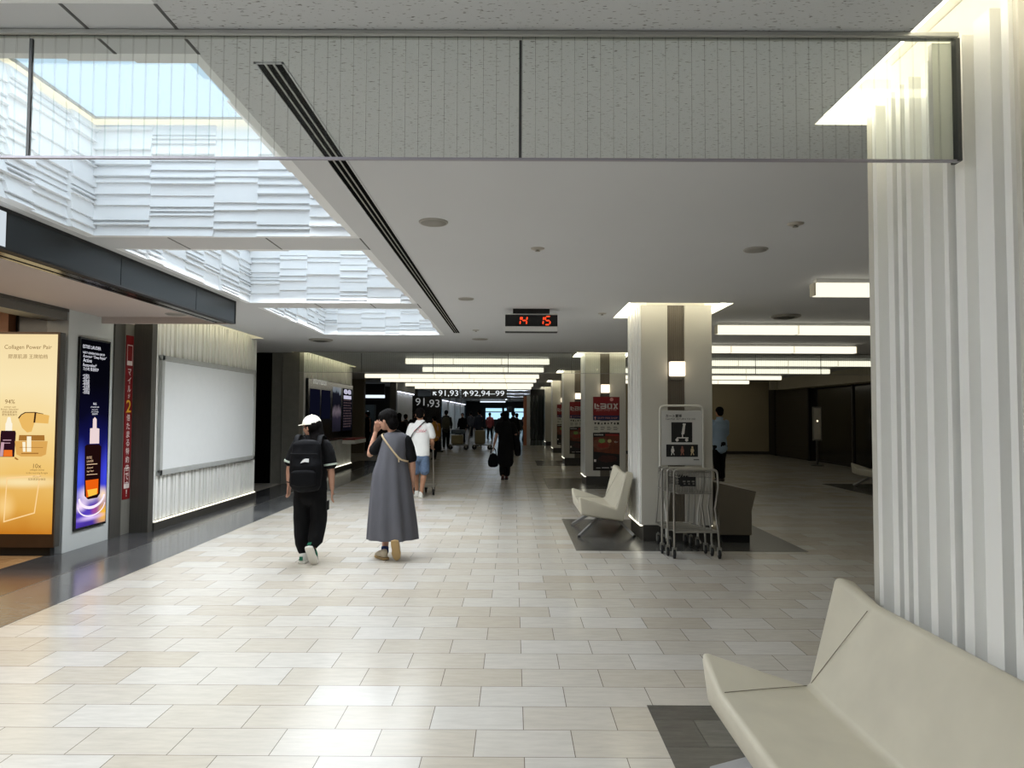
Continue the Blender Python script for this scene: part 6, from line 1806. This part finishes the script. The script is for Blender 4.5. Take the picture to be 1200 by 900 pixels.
walker(PXW(475.5, 27.5), 27.5, 'person in dark clothes standing before the white lit panel on the left', -.3, 1.56, M_DKGREY, M_BLKC)
walker(PXW(487, 26), 26, 'person in dark clothes mostly hidden behind the man in the white tee', .2, 1.66, M_BLKC, M_DKBLUE)
walker(PXW(509.5, 24.5), 24.5, 'person in a mustard jacket peeking out right of the man in the white tee', .6, 1.52, M_MUST, M_BLKC)
walker(PXW(523, 32.2), 32.2, 'broad person in dark clothes with an olive backpack, left of the luggage trolleys', .1, 1.74, M_OLIVE, M_BLKC, arms=(.1, .2), stride=.06)
walker(PXW(562, 35), 35, 'tall person in dark blue standing right of the luggage trolleys', .5, 1.78, M_DKBLUE, M_BLKC, stride=.04)
walker(PXW(574, 44), 44, 'far person in dark clothes with a red top, beyond the luggage trolleys', -.4, 1.66, M_REDC, M_BLKC)
walker(PXW(588, 38), 38, 'far person in dark clothes just left of the person with the handbag', .1, 1.64, M_DKGREY, M_DKBLUE)
walker(PXW(601.5, 30), 30, 'person in dark clothes showing over the shoulder of the one with the handbag', 0, 1.70, M_BLKC, M_BLKC)
walker(PXW(605.5, 33), 33, 'dark figure right of the person with the handbag, second behind', .2, 1.62, M_DKGREY, M_BLKC)
walker(PXW(616, 40), 40, 'far dark figure standing under the small hanging sign on the right', -.6, 1.72, M_DKBLUE, M_BLKC)
walker(PXW(622, 46), 46, 'far person in grey near the orange post of the booth', .8, 1.66, M_DKGREY, M_DKGREY)
walker(PXW(542, 38), 38, 'far dark figure behind the left luggage trolley', 2.9, 1.62, M_BLKC, M_DKGREY)
walker(PXW(552, 48), 48, 'far dark figure between the luggage trolleys, small with distance', .3, 1.70, M_DKGREY, M_BLKC)
walker(PXW(431, 30), 30, 'person in black standing in the side bay on the left', 1.2, 1.66, M_BLKC, M_BLKC)
root = thing('backpack', 'olive backpack on the broad person left of the luggage trolleys', 'backpack', (PXW(523, 32.2), 31.98, 1.1))
x_ = PXW(523, 32.2)
p = MB(); otube(p, [(x_, 31.98, .98), (x_, 31.97, 1.2), (x_, 31.99, 1.38)], [(.17, .10), (.18, .11), (.14, .08)], 18); skin('pack', p, mat('olive_pack', (62, 60, 42), .7, var=.15), root, .012, 3, (.01, 8, 8, 8))
for s in (-1, 1):
    p = MB(); p.tube(spline([(x_ + s * .1, 32.02, 1.40), (x_ + s * .11, 32.12, 1.485), (x_ + s * .11, 32.25, 1.47), (x_ + s * .12, 32.36, 1.3)], 4), [(.03, .01)] * 13, 8, hint=(1, 0, 0)); part('shoulder_strap', p, M_BLKC, root)
# ================================================================== LIGHT, CAMERA
w = bpy.data.worlds.new('hall_ambient'); SC.world = w; w.use_nodes = True
bg = w.node_tree.nodes['Background']; bg.inputs['Color'].default_value = (.6, .65, .7, 1); bg.inputs['Strength'].default_value = .05
cd = bpy.data.cameras.new('camera'); cam = bpy.data.objects.new('camera', cd); COL.objects.link(cam)
cd.sensor_fit = 'HORIZONTAL'; cd.sensor_width = 36.0; cd.lens = 832.0 / 1200.0 * 36.0
cd.clip_start = .05; cd.clip_end = 300
F_ = 832.0
R = Matrix.Rotation(math.atan(1.7 / F_), 3, 'Z') @ Matrix.Rotation(PI / 2 + math.atan(35 / F_), 3, 'X') @ Matrix.Rotation(.0048, 3, 'Z')
cam.matrix_world = Matrix.Translation((0, 0, 1.6)) @ R.to_4x4()
SC.camera = cam
SC.view_settings.view_transform = 'Standard'
SC.view_settings.look = 'None'
SC.view_settings.gamma = 1
SC.view_settings.exposure = EXPOSURE
SC.view_settings.use_curve_mapping = False
SC.cycles.use_denoising = True
SC.cycles.max_bounces = 10
SC.cycles.diffuse_bounces = 5
SC.cycles.glossy_bounces = 4
SC.cycles.transparent_max_bounces = 16
SC.cycles.sample_clamp_indirect = 4.0
SC.cycles.caustics_reflective = False
SC.cycles.caustics_refractive = False
